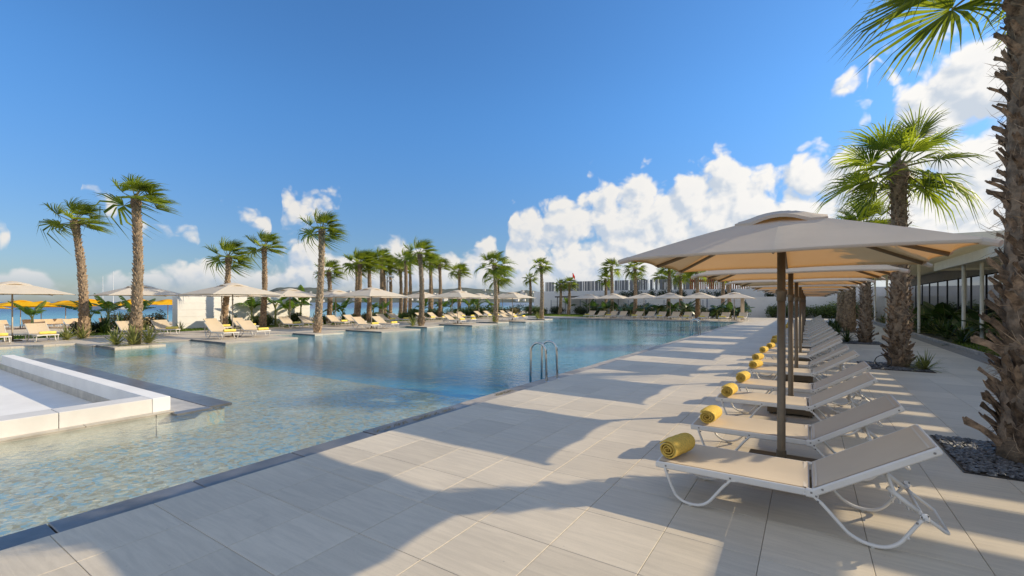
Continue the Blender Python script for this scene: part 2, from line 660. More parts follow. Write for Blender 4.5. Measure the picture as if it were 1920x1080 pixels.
def shallow_floor():
    """mixed stone mosaic: ochre, sand, teal and grey-blue chips"""
    m, g, out = newmat('shallow_floor_stone')
    P = wpos(g)
    P2 = g.v('ADD', P, g.v('SCALE', g.noise(P, 7.0, 2.0, 0.5, out=1)))
    P2.node.inputs[1].links[0].from_node.inputs['Scale'].default_value = 0.20
    wn = g.voro(g.v('MULTIPLY', P2, (1.0, 1.5, 1.0)), 14.0, 0, out='Color')
    s_ = g.n('ShaderNodeSeparateColor')
    g.link(wn, s_.inputs[0])
    patch = g.noise(P, 0.8, 4.0, 0.6)
    f = g.m('ADD', g.m('MULTIPLY', s_.outputs[0], 0.80), g.m('MULTIPLY', g.smooth(patch, 0.3, 0.7), 0.24))
    c = g.ramp(f, [(0.0, (0.13, 0.25, 0.33)), (0.25, (0.32, 0.43, 0.43)), (0.45, (0.56, 0.50, 0.35)), (0.72, (0.38, 0.28, 0.12)), (1.0, (0.70, 0.60, 0.40))])  # chip colours and their warp stand in for refraction by the ripples
    principled(g, out, c, 0.4, 0, 0.4)
    return m


M = {}
M['tile'] = tilemat('porcelain_tile', (0.61, 0.54, 0.425), TX0, TPX, TY0, TPY)
M['tile_far'] = tilemat('porcelain_tile_far', (0.58, 0.52, 0.43), TX0, TPX, TY0, TPY, joint=0.02)
M['grout'] = simple('grout', (0.27, 0.25, 0.22), 0.9, 0.25, 30)
M['coping'] = simple('wet_slate', (0.115, 0.115, 0.118), 0.28, 0.3, 2.5, bmp=0.25, bscale=30, objvar=0.15)
M['coping_dry'] = simple('dry_coping', (0.36, 0.325, 0.28), 0.55, 0.25, 3.0, bmp=0.25, bscale=40, objvar=0.12)
M['slate_edge'] = simple('slate_edge', (0.10, 0.10, 0.105), 0.5, 0.25, 4.0, bmp=0.2, bscale=30)  # near-black; on the platform edges it paints in shade
M['white_render'] = simple('white_render', (0.80, 0.79, 0.76), 0.75, 0.05, 1.2, bmp=0.15, bscale=90)
M['white_wall'] = simple('white_wall', (0.78, 0.775, 0.76), 0.8, 0.05, 0.8, bmp=0.1, bscale=50)
M['island_stone'] = simple('pale_stone', (0.72, 0.70, 0.66), 0.6, 0.07, 2.0, bmp=0.15, bscale=60, objvar=0.03)
M['ledge_stone'] = simple('wet_ledge_stone', (0.46, 0.42, 0.35), 0.35, 0.2, 3.0, bmp=0.2, bscale=30, objvar=0.06)
M['shallow'] = shallow_floor()
M['deep'] = mosaic('deep_floor_mosaic', (0.035, 0.28, 0.43), (0.075, 0.38, 0.53), 0.05, 0.5)
M['poolwall'] = mosaic('pool_wall_mosaic', (0.10, 0.34, 0.44), (0.17, 0.45, 0.53), 0.05, 0.8)
M['water'] = watermat('pool_water', (0.86, 0.95, 0.97), 4.5, 15.0, 0.0190, 0.0080, rough=0.04)
M['water_deep'] = watermat('deep_pool_water', (0.80, 0.94, 0.97), 4.0, 14.0, 0.0190, 0.0080, rough=0.05, body=(0.036, 0.335, 0.475), bw=0.76)
M['frame'] = simple('cream_powder_coat', (0.72, 0.70, 0.66), 0.35, 0.04, 8, spec=0.5, world=False)
M['sling'] = clothmat('beige_sling', (0.72, 0.61, 0.46), (0.7, 0.5, 0.3), 0.12, 600.0, 0.06)
M['sling_edge'] = clothmat('sling_hem', (0.72, 0.64, 0.53), tw=0.0, wscale=600)
M['screw'] = simple('screw_steel', (0.30, 0.29, 0.28), 0.4, 0.1, 20, metal=0.8)
M['towel'] = simple('yellow_towel', (0.86, 0.61, 0.15), 1.0, 0.14, 60, bmp=1.0, bscale=170, world=False, bdist=0.012, objvar=0.05, spec=0.05)
M['towel_pale'] = simple('pale_yellow_towel', (0.85, 0.68, 0.16), 0.95, 0.10, 20, bmp=0.6, bscale=200, world=False, objvar=0.05, spec=0.1)
M['canopy'] = clothmat('beige_canopy', (0.74, 0.69, 0.595), (0.62, 0.29, 0.055), 0.30, 380.0, 0.07)
M['canopy_pale'] = clothmat('cream_canopy', (0.76, 0.70, 0.60), (0.78, 0.56, 0.32), 0.24, 300.0, 0.05)
M['canopy_yellow'] = clothmat('yellow_canopy', (0.86, 0.50, 0.015), (1.0, 0.55, 0.02), 0.30, 300.0, 0.05)
M['pole'] = simple('bronze_pole', (0.175, 0.135, 0.09), 0.42, 0.08, 10, metal=0.25, world=False)
M['pole_pale'] = simple('champagne_pole', (0.36, 0.31, 0.24), 0.45, 0.08, 10, metal=0.2, world=False)
M['basebox'] = simple('bronze_base', (0.13, 0.10, 0.065), 0.5, 0.12, 6, metal=0.2, world=False, bmp=0.1)
M['steel'] = simple('polished_steel', (0.62, 0.60, 0.56), 0.10, 0.05, 6, metal=1.0, world=False)
M['trunk'] = simple('palm_trunk', (0.24, 0.18, 0.125), 0.9, 0.45, 9, bmp=0.7, bscale=38, world=False, bdist=0.02)
M['boot'] = simple('palm_leaf_base', (0.37, 0.265, 0.17), 0.85, 0.5, 7, bmp=0.6, bscale=50, world=False, objvar=0.3, bdist=0.01)
M['boot_near'] = simple('palm_leaf_base_dry', (0.225, 0.155, 0.10), 0.8, 0.6, 12, bmp=0.9, bscale=60, world=False, objvar=0.5, bdist=0.012)
M['fibre'] = simple('palm_fibre', (0.16, 0.11, 0.07), 0.95, 0.4, 14, world=False)
M['frond'] = leafmat('fan_frond', (0.096, 0.145, 0.017), (0.195, 0.225, 0.032), 0.52, 0.42, 0.3, 2.5, 0.22)
M['petiole'] = simple('frond_stalk', (0.20, 0.20, 0.06), 0.5, 0.3, 5, world=False)
M['banana'] = leafmat('banana_leaf', (0.075, 0.15, 0.025), (0.13, 0.20, 0.035), 0.42, 0.35, 0.3, 2.0, 0.25)
M['banana_dark'] = leafmat('broad_dark_leaf', (0.038, 0.075, 0.028), (0.060, 0.105, 0.036), 0.3, 0.32, 0.3, 2.0, 0.3)
M['stem'] = simple('banana_stem', (0.24, 0.25, 0.07), 0.6, 0.4, 5, world=False)
M['spiky'] = leafmat('sword_leaf', (0.15, 0.19, 0.055), (0.30, 0.30, 0.11), 0.25, 0.4, 0.35, 4.0, 0.25)
M['cycad'] = leafmat('dark_sword_leaf', (0.035, 0.065, 0.022), (0.06, 0.10, 0.03), 0.25, 0.4, 0.3, 4.0, 0.25)
M['bush'] = leafmat('bush_leaf', (0.060, 0.105, 0.028), (0.115, 0.155, 0.04), 0.3, 0.45, 0.35, 4.0, 0.25)
M['bush_dark'] = leafmat('dark_bush_leaf', (0.030, 0.050, 0.022), (0.055, 0.075, 0.03), 0.2, 0.5, 0.35, 4.0, 0.25)
M['dry_bush'] = leafmat('dry_bush_leaf', (0.13, 0.11, 0.05), (0.19, 0.16, 0.075), 0.2, 0.6, 0.3, 3.0, 0.15)
M['grass'] = leafmat('grass_blade', (0.10, 0.17, 0.03), (0.16, 0.22, 0.04), 0.35, 0.5, 0.3, 6.0, 0.1)
M['lawn'] = simple('lawn_soil', (0.10, 0.155, 0.035), 0.95, 0.35, 9, bmp=0.5, bscale=70, bdist=0.02)
M['soil'] = simple('soil', (0.10, 0.08, 0.058), 0.95, 0.4, 8, bmp=0.5, bscale=50, bdist=0.02)
M['sand'] = simple('beach_sand', (0.58, 0.49, 0.36), 0.95, 0.16, 0.7, bmp=0.4, bscale=14, bdist=0.03)
M['pebble'] = simple('slate_pebble', (0.12, 0.125, 0.13), 0.5, 0.75, 24, bmp=0.3, bscale=90)
M['dark_metal'] = simple('dark_mullion', (0.028, 0.03, 0.034), 0.4, 0.1, 8, metal=0.3)
M['fascia_dark'] = simple('dark_fascia', (0.09, 0.08, 0.07), 0.6, 0.12, 3)
M['pergola'] = simple('cream_pergola_paint', (0.72, 0.68, 0.57), 0.5, 0.05, 3, objvar=0.04)
M['orange_slat'] = simple('rust_slat', (0.32, 0.11, 0.045), 0.6, 0.2, 4, objvar=0.15)
M['grey_slat'] = simple('grey_slat', (0.20, 0.205, 0.215), 0.6, 0.1, 4, objvar=0.2)
M['white_slat'] = simple('white_slat', (0.74, 0.73, 0.71), 0.6, 0.05, 4)
M['blue_post'] = simple('blue_post', (0.05, 0.085, 0.17), 0.5, 0.1, 4)
M['black'] = simple('black_plastic', (0.018, 0.018, 0.02), 0.5, 0.2, 10)
M['red'] = clothmat('red_flag', (0.62, 0.02, 0.02), (0.8, 0.03, 0.02), 0.3)
M['lamp_white'] = simple('lamp_white', (0.72, 0.73, 0.75), 0.3, 0.03, 10)
M['hill'] = simple('hill_scrub', (0.085, 0.10, 0.075), 0.95, 0.45, 0.02, detail=8)
M['house'] = simple('house_white', (0.70, 0.68, 0.64), 0.8, 0.05, 0.05, objvar=0.12)
M['house_roof'] = simple('house_roof', (0.42, 0.30, 0.22), 0.8, 0.1, 0.05)
M['hull'] = simple('hull_white', (0.8, 0.8, 0.8), 0.3, 0.03, 1)


def glassmat():
    m, g, out = newmat('tinted_glass')
    n = g.noise(wpos(g), 0.35, 1.0, 0.4)
    principled(g, out, (0.012, 0.016, 0.02), 0.03, 0.0, 1.0, bump(g, n, 0.05, 0.05), coat=0.0)
    p = [x for x in m.node_tree.nodes if x.type == 'BSDF_PRINCIPLED'][0]
    p.inputs['IOR'].default_value = 2.1
    return m


M['glass'] = glassmat()


def sheetmat():
    m, g, out = newmat('frosted_roof_sheet')
    p = principled(g, None, (0.74, 0.70, 0.58), 0.5, 0, 0.3)
    t = g.n('ShaderNodeBsdfTranslucent')
    t.inputs[0].default_value = (0.80, 0.74, 0.52, 1)
    mx = g.n('ShaderNodeMixShader')
    mx.inputs[0].default_value = 0.55
    g.link(p.outputs[0], mx.inputs[1])
    g.link(t.outputs[0], mx.inputs[2])
    g.link(mx.outputs[0], out.inputs[0])
    return m


M['sheet'] = sheetmat()


def seamat():
    m, g, out = newmat('sea_water')
    P = wpos(g)
    s = g.n('ShaderNodeSeparateXYZ')
    g.link(P, s.inputs[0])
    wob = g.m('MULTIPLY', g.noise(P, 0.02, 2.0, 0.5), 60.0)
    f = g.smooth(g.m('ADD', s.outputs[0], wob), -190.0, -65.0)
    c = g.mix(f, (0.018, 0.075, 0.16), (0.14, 0.36, 0.40))
    c = g.mix(g.smooth(s.outputs[0], -92.0, -72.0), c, (0.30, 0.46, 0.44))
    streak = g.noise(g.v('MULTIPLY', P, (0.35, 0.05, 1.0)), 1.0, 3.0, 0.6)
    c = g.mix(g.m('MULTIPLY', g.smooth(streak, 0.66, 0.78), 0.25), c, (0.5, 0.58, 0.6))
    nm = bump(g, g.noise(P, 0.8, 4.0, 0.6), 0.35, 0.25)
    principled(g, out, c, 0.25, 0, 0.25, nm)
    return m


M['sea'] = seamat()

# ------------------------------------------------------------------ ground, deck, pool, sea
POOL_X1 = -4.98        # water edge on the lounger side
POOL_Y1 = 43.0
WATER_Z = -0.045

# sheets of ground (big enough to reach the horizon)
g_ = MB()
g_.add([(60, -400, -0.5), (4000, -400, -0.5), (4000, 5000, -0.5), (60, 5000, -0.5)], [(0, 1, 2, 3)])
g_.add([(-33, 58, -0.42), (60, 58, -0.42), (60, 5000, -0.42), (-33, 5000, -0.42)], [(0, 1, 2, 3)])
g_.add([(-45, -400, -0.5), (60, -400, -0.5), (60, -9, -0.5), (-45, -9, -0.5)], [(0, 1, 2, 3)])
g_.add([(4.6, -9, -0.2), (60, -9, -0.2), (60, 58, -0.2), (4.6, 58, -0.2)], [(0, 1, 2, 3)])
g_.build('ground', M['soil'], kind='structure')

sea = MB()
sea.add([(-30000, -30000, -1.1), (-60, -30000, -1.1), (-60, 40000, -1.1), (-30000, 40000, -1.1)], [(0, 1, 2, 3)])
sea.add([(-60, 160, -1.1), (-36, 160, -1.1), (-36, 40000, -1.1), (-60, 40000, -1.1)], [(0, 1, 2, 3)])
sea.build('sea', M['sea'], kind='structure')

# beach: slopes from the lawn down under the sea
b = MB()
xs = [-33, -36, -40, -46, -52, -58, -64, -70, -76, -84, -95]
zs = [-0.12, -0.14, -0.22, -0.36, -0.5, -0.64, -0.78, -0.92, -1.12, -1.4, -1.8]
ys = [-400, -60] + [-30 + 4 * i for i in range(45)] + [160, 200]
vs = []
for j, y in enumerate(ys):
    for i, x in enumerate(xs):
        vs.append((x, y, zs[i] + 0.06 * noise.noise((x * 0.3, y * 0.3, 0.0))))
n_ = len(xs)
b.add(vs, [(j * n_ + i + 1, j * n_ + i, (j + 1) * n_ + i, (j + 1) * n_ + i + 1) for j in range(len(ys) - 1) for i in range(n_ - 1)])
b.build('beach', M['sand'], kind='structure', smooth=True)

# ---- deck beside the pool
deck = MB()
deck.box((TX0, -8.0, -0.6), (4.60, 57.0, -0.022))
deck = deck.build('deck', M['grout'], kind='structure')
BEDS = [(1.30, 6.25, 2.70, 7.75), (1.15, 14.62, 2.55, 16.25), (1.15, 22.95, 2.5, 24.6), (1.15, 31.2, 2.5, 32.9), (1.15, 39.5, 2.5, 41.2)]
GAP = 0.0016
one = MB().box((GAP, GAP, -0.022), (TPX - GAP, TPY - GAP, 0.0), 0.0022).mesh('tile', M['tile'])
cells = []
for i in range(-0, 15):
    x0 = TX0 + i * TPX
    if x0 + TPX > 4.62:
        continue
    for j in range(-14, 90):
        y0 = TY0 + j * TPY
        if y0 + TPY > 57:
            continue
        cx_, cy_ = x0 + TPX / 2, y0 + TPY / 2
        dep = -cx_ * sin(YAW) + cy_ * cos(YAW)
        br = (cx_ * cos(YAW) + cy_ * sin(YAW)) / dep if dep > 0.3 else 99
        seen = dep > 1.9 and abs(br) < 1.16 + 0.5 / max(dep, 0.1)
        cells.append((0 if seen else 1, dep if seen else 99, x0, y0))
cells.sort()
field = MB()
for k, (u_, dep, x0, y0) in enumerate(cells):
    if k < 300:
        put('tile', one, deck, (x0, y0, 0))
    else:
        field.box((x0 + GAP, y0 + GAP, -0.022), (x0 + TPX - GAP, y0 + TPY - GAP, 0.0))
field.build('tile_field', M['tile'], deck, kind='stuff')

# ---- overflow edge between deck and water: stones laid end to end
cop = MB().box((POOL_X1 - 0.02, -8.0, -0.6), (TX0 - 0.004, POOL_Y1, -0.075))
cop = cop.build('pool_edge', M['grout'], kind='structure')
st_wet = MB().box((0, 0.004, -0.045), (0.335, 0.996, 0.0), 0.006).mesh('coping_stone', M['coping'])
st_dry = MB().box((0, 0.004, -0.045), (0.335, 0.996, 0.0), 0.006).mesh('coping_stone', M['coping_dry'])
for k in range(51):
    y0 = -8.0 + k
    wet = y0 < 3.6 or (y0 < 6.0 and rnd.random() < 0.5)
    put('coping_stone', st_wet if wet else st_dry, cop, (POOL_X1 - 0.018, y0, -0.03 + rnd.uniform(-0.004, 0.004)))

# ---- pool basin
SH_Y = 6.38
PX1 = POOL_X1 - 0.02
SHELF = SH_Y + 1.2          # where the pale shelf ends under water
fl = MB()
fl.add([(-26, -8, -0.36), (PX1, -8, -0.36), (PX1, SHELF, -0.36), (-26, SHELF, -0.36)], [(0, 1, 2, 3)])
fl.build('shallow_pool_floor', M['shallow'], kind='structure')
fl = MB()
fl.add([(-26, SHELF, -0.365), (PX1, SHELF, -0.365), (PX1, SHELF + 6, -1.35), (-26, SHELF + 6, -1.35), (PX1, POOL_Y1 + 0.1, -1.35), (-26, POOL_Y1 + 0.1, -1.35)], [(0, 1, 2, 3), (3, 2, 4, 5)])
fl.add([(PX1 - 0.001, SHELF, -1.35), (PX1 - 0.001, POOL_Y1, -1.35), (PX1 - 0.001, POOL_Y1, -0.05), (PX1 - 0.001, SHELF, -0.05)], [(0, 1, 2, 3)])
fl.build('deep_pool_floor', M['deep'], kind='structure')
XE = POOL_X1 - 0.012
w = MB()
for (x0, y0, x1, y1) in ((-26, -8, -19.0, 2.95), (-8.6, -8, XE, 2.95), (-26, 2.95, XE, SH_Y)):
    w.add([(x0, y0, WATER_Z), (x1, y0, WATER_Z), (x1, y1, WATER_Z), (x0, y1, WATER_Z)], [(0, 1, 2, 3)])
w.build('shallow_water', M['water'], kind='structure')
w = MB()
w.add([(-26, SH_Y, WATER_Z), (XE, SH_Y, WATER_Z), (XE, POOL_Y1 + 0.02, WATER_Z), (-26, POOL_Y1 + 0.02, WATER_Z)], [(0, 1, 2, 3)])
w.build('deep_water', M['water_deep'], kind='structure')

# ---- far and left decks with the platforms that reach into the water
LX = -23.3
ld = MB()
ld.box((-30.2, 5.9, -0.10), (LX, 44.0, 0.0), 0.01)
ld.box((-30.2, -9.0, -0.10), (-25.3, 5.895, 0.0), 0.01)
PLAT = [(9.3, 12.5), (17.5, 20.6), (25.75, 28.9), (33.1, 36.4)]
PLANT = [(6.05, 7.65), (14.15, 15.9), (22.4, 24.1), (30.65, 32.35), (38.6, 40.3)]
left_deck = ld.build('beach_side_deck', M['tile_far'], kind='structure')
uw_ = MB()
uw_.box((-30.1, 5.92, -1.45), (LX - 0.02, 44.0, -0.10))
uw_.box((-30.1, -9.0, -1.45), (-25.32, 5.89, -0.10))
uw_.box((-30.1, POOL_Y1 + 0.02, -1.45), (TX0 - 0.4, 44.5, -0.10))
uw_.build('pool_wall', M['poolwall'], kind='structure')
for (y0, y1, xe) in [(a_, b_, -20.2) for a_, b_ in PLAT] + [(a_, b_, -21.4) for a_, b_ in PLANT]:
    MB().box((LX - 0.02, y0 + 0.02, -1.45), (xe - 0.02, y1 - 0.02, -0.10)).build('submerged_wall', M['poolwall'], left_deck)
for (y0, y1) in PLAT:
    MB().box((LX - 0.01, y0, -0.10), (-20.2, y1, 0.018), 0.008).build('platform_slab', M['tile_far'], left_deck)
    MB().box((LX - 0.01, y0 - 0.03, -0.10), (-20.17, y0 - 0.002, 0.014), 0.004).build('edge_stone', M['slate_edge'], left_deck)  # dark strip painting in the shade on the slab's near face
for (y0, y1) in PLANT:
    MB().box((LX - 0.01, y0, -0.10), (-21.4, y1, 0.014), 0.008).build('planter_slab', M['tile_far'], left_deck)
    MB().box((LX - 0.01, y0 - 0.03, -0.10), (-21.37, y0 - 0.002, 0.010), 0.004).build('edge_stone', M['slate_edge'], left_deck)  # same painted shade along the planter's near face
fd = MB()
fd.box((-30.2, POOL_Y1, -0.10), (TX0 - 0.005, 57.0, 0.0), 0.01)
fd.box((-40.0, 44.005, -0.5), (-30.205, 57.0, -0.004), 0.01)
fd.build('far_deck', M['tile_far'], kind='structure')
MB().box((-22.0, POOL_Y1 - 0.025, -0.12), (-5.0, POOL_Y1 - 0.002, -0.02)).build('far_pool_edge', M['slate_edge'], kind='structure')
lw = MB()
lw.box((-33.4, -9, -0.3), (-30.21, 44.0, -0.03))
lw.box((-33, 47.6, 0.002), (-20.2, 56.9, 0.012))
lw.build('lawn', M['lawn'], kind='structure')


def grass_sheet(name, rects, dens, h, label=None, parent=None, z=0.0, kind='stuff', seed=3):
    r = random.Random(seed)
    m = MB()
    for (x0, y0, x1, y1) in rects:
        for _ in range(int((x1 - x0) * (y1 - y0) * dens)):
            x, y = r.uniform(x0, x1), r.uniform(y0, y1)
            a = r.uniform(0, 6.28)
            hh = h * r.uniform(0.5, 1.2)
            wd = 0.008 + 0.006 * r.random()
            l = r.uniform(0.2, 0.7) * hh
            q = r.uniform(0, 6.28)
            ca, sa = cos(a) * wd * 2.5, sin(a) * wd * 2.5
            m.add([(x - ca, y - sa, z), (x + ca, y + sa, z), (x + l * cos(q), y + l * sin(q), z + hh)], [(0, 1, 2)])
    return m.build(name, M['grass'], parent, kind=kind, label=label)


grass_sheet('lawn_grass', [(-33.3, -2, -30.3, 43.9)], 150, 0.09, 'short green lawn grass behind the loungers across the pool', z=-0.03)
grass_sheet('lawn_grass', [(-32.8, 47.7, -20.3, 56.8)], 60, 0.09, 'short green lawn grass beyond the far corner of the pool', z=0.01, seed=4)

# ---- white sunken lounge standing in the shallow water
isl = thing('sunken_lounge', (-13.5, 1.0, 0.0), label='white walled sunken lounge standing in the shallow end of the pool', cat='lounge')
IX, IY = -13.5, 1.0


def ib(name, lo, hi, mt, ch=0.006):
    MB().box((lo[0] - IX, lo[1] - IY, lo[2]), (hi[0] - IX, hi[1] - IY, hi[2]), ch).build(name, mt, isl)


ib('plinth', (-19.6, 2.862, -0.5), (-8.35, 3.56, -0.035), M['ledge_stone'])
ib('plinth', (-8.50, -6.0, -0.5), (-8.35, 2.855, -0.035), M['ledge_stone'])
ib('slate_band', (-19.6, 3.565, -0.075), (-8.30, 3.93, -0.028), M['coping'])
ib('slate_band', (-8.345, 3.05, -0.075), (-8.16, 3.56, -0.028), M['coping'])
ib('footing', (-19.6, 3.58, -0.5), (-8.40, 3.85, -0.077), M['shallow'], 0)
ib('lounge_floor', (-19.0, -6.0, -0.5), (-8.905, 2.86, -0.19), M['white_render'], 0)
ib('rear_wall', (-18.9, 2.863, -0.034), (-8.505, 3.10, 0.200), M['white_render'])
# capstones on the low wall towards the camera, laid end to end
for k in range(8):
    y0 = 2.86 - (k + 1) * 1.05
    ib('wall_block', (-8.90, y0 + 0.003, -0.45), (-8.503, y0 + 1.047, 0.200), M['island_stone'])
for k in range(9):
    y0 = 3.10 - (k + 1) * 1.05
    ib('ledge_stone', (-8.498, y0 + 0.003, -0.033), (-8.352, y0 + 1.047, -0.012), M['ledge_stone'], 0.003)

# ------------------------------------------------------------------ sun loungers
def arc(p0, p1, p2, n=8):
    """quadratic bend through three control points"""
    out = []
    for i in range(n + 1):
        t = i / n
        out.append(tuple((1 - t) ** 2 * a + 2 * t * (1 - t) * b_ + t * t * c for a, b_, c in zip(p0, p1, p2)))
    return out


LW = 0.66          # width


def back_pt(d, h=0.0, back=0.80, ang=radians(32)):
    """point on the raised back: d along it from the hinge"""
    return (1.14 + d * cos(ang) - h * sin(ang), 0.315 + d * sin(ang) + h * cos(ang))


def make_lounger():
    parts = {}
    # side rails with the hanging U-shaped legs
    f = MB()
    for y in (0.0, LW):
        f.box((0.0, y - 0.014, 0.272), (1.08, y + 0.014, 0.325), 0.008)
    f.box((-0.012, -0.014, 0.272), (0.014, LW + 0.014, 0.322), 0.008)
    f.box((1.08, 0.0, 0.285), (1.105, LW, 0.312), 0.006)
    for y in (0.0, LW):
        f.box((1.075, y - 0.017, 0.266), (1.16, y + 0.017, 0.330), 0.010)
    parts['seat_frame'] = f.mesh('seat_frame', M['frame'])
    fl_ = MB()
    pts = [(0.055, 0, 0.30)] + [(0.075, 0, 0.25), (0.12, 0, 0.13)] + arc((0.15, 0, 0.07), (0.20, 0, 0.016), (0.28, 0, 0.016), 5) + arc((0.30, 0, 0.016), (0.38, 0, 0.02), (0.43, 0, 0.085), 5) + [(0.52, 0, 0.21), (0.575, 0, 0.275), (0.64, 0, 0.285)]
    fl_.tube(pts, 0.0165, 8, flat=0.72, side=(0, 1, 0))
    fl_.lathe([(0.0, -0.004), (0.013, -0.003), (0.013, 0.018), (0, 0.02)], 8, (0.27, 0, 0.0))
    parts['front_leg'] = fl_.mesh('leg', M['frame'], True)
    rl = MB()
    pts = [(1.06, 0, 0.285), (1.12, 0, 0.285), (1.18, 0, 0.235), (1.30, 0, 0.10)] + arc((1.33, 0, 0.068), (1.40, 0, 0.016), (1.48, 0, 0.016), 5) + arc((1.50, 0, 0.016), (1.58, 0, 0.022), (1.63, 0, 0.095), 5) + [(1.70, 0, 0.215), (1.745, 0, 0.285)]
    rl.tube(pts, 0.0175, 8, flat=0.72, side=(0, 1, 0))
    rl.box((1.715, -0.019, 0.250), (1.765, 0.019, 0.300), 0.012)
    rl.lathe([(0.0, -0.004), (0.013, -0.003), (0.013, 0.018), (0, 0.02)], 8, (1.47, 0, 0.0))
    parts['rear_leg'] = rl.mesh('leg', M['frame'], True)
    # raised back: rails, head bar
    bk = MB()
    for y in (0.0, LW):
        Mx = Matrix.Translation((1.14, y, 0.315)) @ Matrix.Rotation(-radians(32), 4, 'Y')
        bk.box((-0.03, -0.015, -0.030), (0.80, 0.015, 0.022), 0.009, mat=Mx)
    Mx = Matrix.Translation((1.14, 0, 0.315)) @ Matrix.Rotation(-radians(32), 4, 'Y')
    bk.box((0.775, 0.0, -0.024), (0.803, LW, 0.010), 0.008, mat=Mx)
    bk.box((-0.024, 0.015, -0.022), (0.0, LW - 0.015, 0.004), 0.005, mat=Mx)
    parts['back_frame'] = bk.mesh('back_frame', M['frame'])

    # slings: thin padded sheets that sag between the rails
    def sling(u0, u1, nu, put_pt, sag):
        m = MB()
        top, bot = [], []
        nv = 6
        for i in range(nu + 1):
            u = lerp(u0, u1, i / nu)
            for j in range(nv + 1):
                v = j / nv
                s = sag * (4 * v * (1 - v)) * min(1, 6 * (i / nu) + 0.15) * min(1, 6 * (1 - i / nu) + 0.15)
                top.append(put_pt(u, 0.012 + v * (LW - 0.024), -s))
                bot.append(put_pt(u, 0.012 + v * (LW - 0.024), -s - 0.006))
        N = nv + 1
        fs = [(i * N + j, (i + 1) * N + j, (i + 1) * N + j + 1, i * N + j + 1) for i in range(nu) for j in range(nv)]
        m.add(top, fs)
        m.add(bot, [q[::-1] for q in fs])
        return m

    def P_seat(u, v, h):
        return (u, v, 0.328 + h)

    def P_back(u, v, h):
        x, z = back_pt(u, h + 0.024)
        return (x, v, z)

    parts['seat_sling'] = sling(0.012, 1.095, 10, P_seat, 0.02).mesh('seat_sling', M['sling'], True)
    parts['back_sling'] = sling(0.0, 0.785, 8, P_back, 0.018).mesh('back_sling', M['sling'], True)
    for key, pp, a, b_ in (('hem', P_seat, 1.066, 1.088), ('hem2', P_back, 0.012, 0.030), ('hem3', P_back, 0.748, 0.760)):
        hm = MB()
        vs = []
        nv = 6
        sg = 0.010 if pp is P_seat else 0.008
        for j in range(nv + 1):
            v = j / nv
            for u in (a, b_):
                vs.append(pp(u, 0.014 + v * (LW - 0.028), 0.003 - sg * 4 * v * (1 - v)))
        hm.add(vs, [(2 * j, 2 * j + 1, 2 * j + 3, 2 * j + 2) for j in range(nv)])
        parts[key] = hm.mesh('hem', M['sling_edge'])
    # prop: U-shaped stay from the back down to the toothed bars
    pr = MB()
    x0, z0 = back_pt(0.46, -0.02)
    pr.tube([(x0, 0.10, z0), (1.60, 0.10, 0.37), (1.70, 0.10, 0.29), (1.865, 0.11, 0.165), (1.88, 0.13, 0.155), (1.88, LW - 0.13, 0.155), (1.865, LW - 0.11, 0.165),
             (1.70, LW - 0.10, 0.29), (1.60, LW - 0.10, 0.37), (x0, LW - 0.10, z0)], 0.0115, 8)
    for y in (0.10, LW - 0.10):
        pr.tube([(1.56, y, 0.402), (1.72, y, 0.276)], 0.016, 8)
        for k in range(3):
            xk = 1.57 + 0.045 * k
            zk = 0.394 - 0.0355 * k
            pr.box((xk, y - 0.006, zk - 0.055), (xk + 0.018, y + 0.006, zk - 0.01), 0.004)
    parts['prop_stay'] = pr.mesh('prop_stay', M['frame'], True)
    cb = MB()
    cb.tube([(1.735, 0.0, 0.270), (1.735, LW, 0.270)], 0.012, 8)
    cb.tube([(1.655, -0.03, 0.125), (1.655, 0.03, 0.125)], 0.008, 8)
    cb.tube([(1.655, LW - 0.03, 0.125), (1.655, LW + 0.03, 0.125)], 0.008, 8)
    parts['cross_bar'] = cb.mesh('cross_bar', M['frame'], True)
    sc = MB()
    for y, s in ((-0.0155, -1), (LW + 0.0155, 1)):
        for (x, z) in ((0.075, 0.30), (0.095, 0.262), (0.575, 0.296), (0.54, 0.262), (1.115, 0.305), (1.145, 0.285), (1.155, 0.25), (1.70, 0.235), (back_pt(0.05)), (back_pt(0.76, -0.005))):
            sc.box((x - 0.007, min(y, y + s * 0.004), z - 0.007), (x + 0.007, max(y, y + s * 0.004), z + 0.007), 0.003)
    parts['screws'] = sc.mesh('screws', M['screw'])
    return parts


LP = make_lounger()


def place_lounger(loc, rz, label, group, wob=True, full=True):
    if wob:
        rz += rnd.uniform(-0.012, 0.012)
    t = thing('sun_lounger', loc, rz, label=label, cat='sun lounger', group=group)
    t_off = (0, -LW / 2, 0)
    sf = put('seat_frame', LP['seat_frame'], t, t_off)
    for y in (0.0, LW):
        put('leg', LP['front_leg'], t, (0, y - LW / 2, 0))
        put('leg', LP['rear_leg'], t, (0, y - LW / 2, 0))
    bf = put('back_frame', LP['back_frame'], t, t_off)
    ss = put('seat_sling', LP['seat_sling'], t, t_off)
    bs_ = put('back_sling', LP['back_sling'], t, t_off)
    put('prop_stay', LP['prop_stay'], t, t_off)
    put('cross_bar', LP['cross_bar'], t, t_off)
    if full:
        put('hem', LP['hem'], ss, (0, 0, 0))
        put('hem', LP['hem2'], bs_, (0, 0, 0))
        put('hem', LP['hem3'], bs_, (0, 0, 0))
        put('screws', LP['screws'], sf, (0, 0, 0), kind='stuff')
    return t


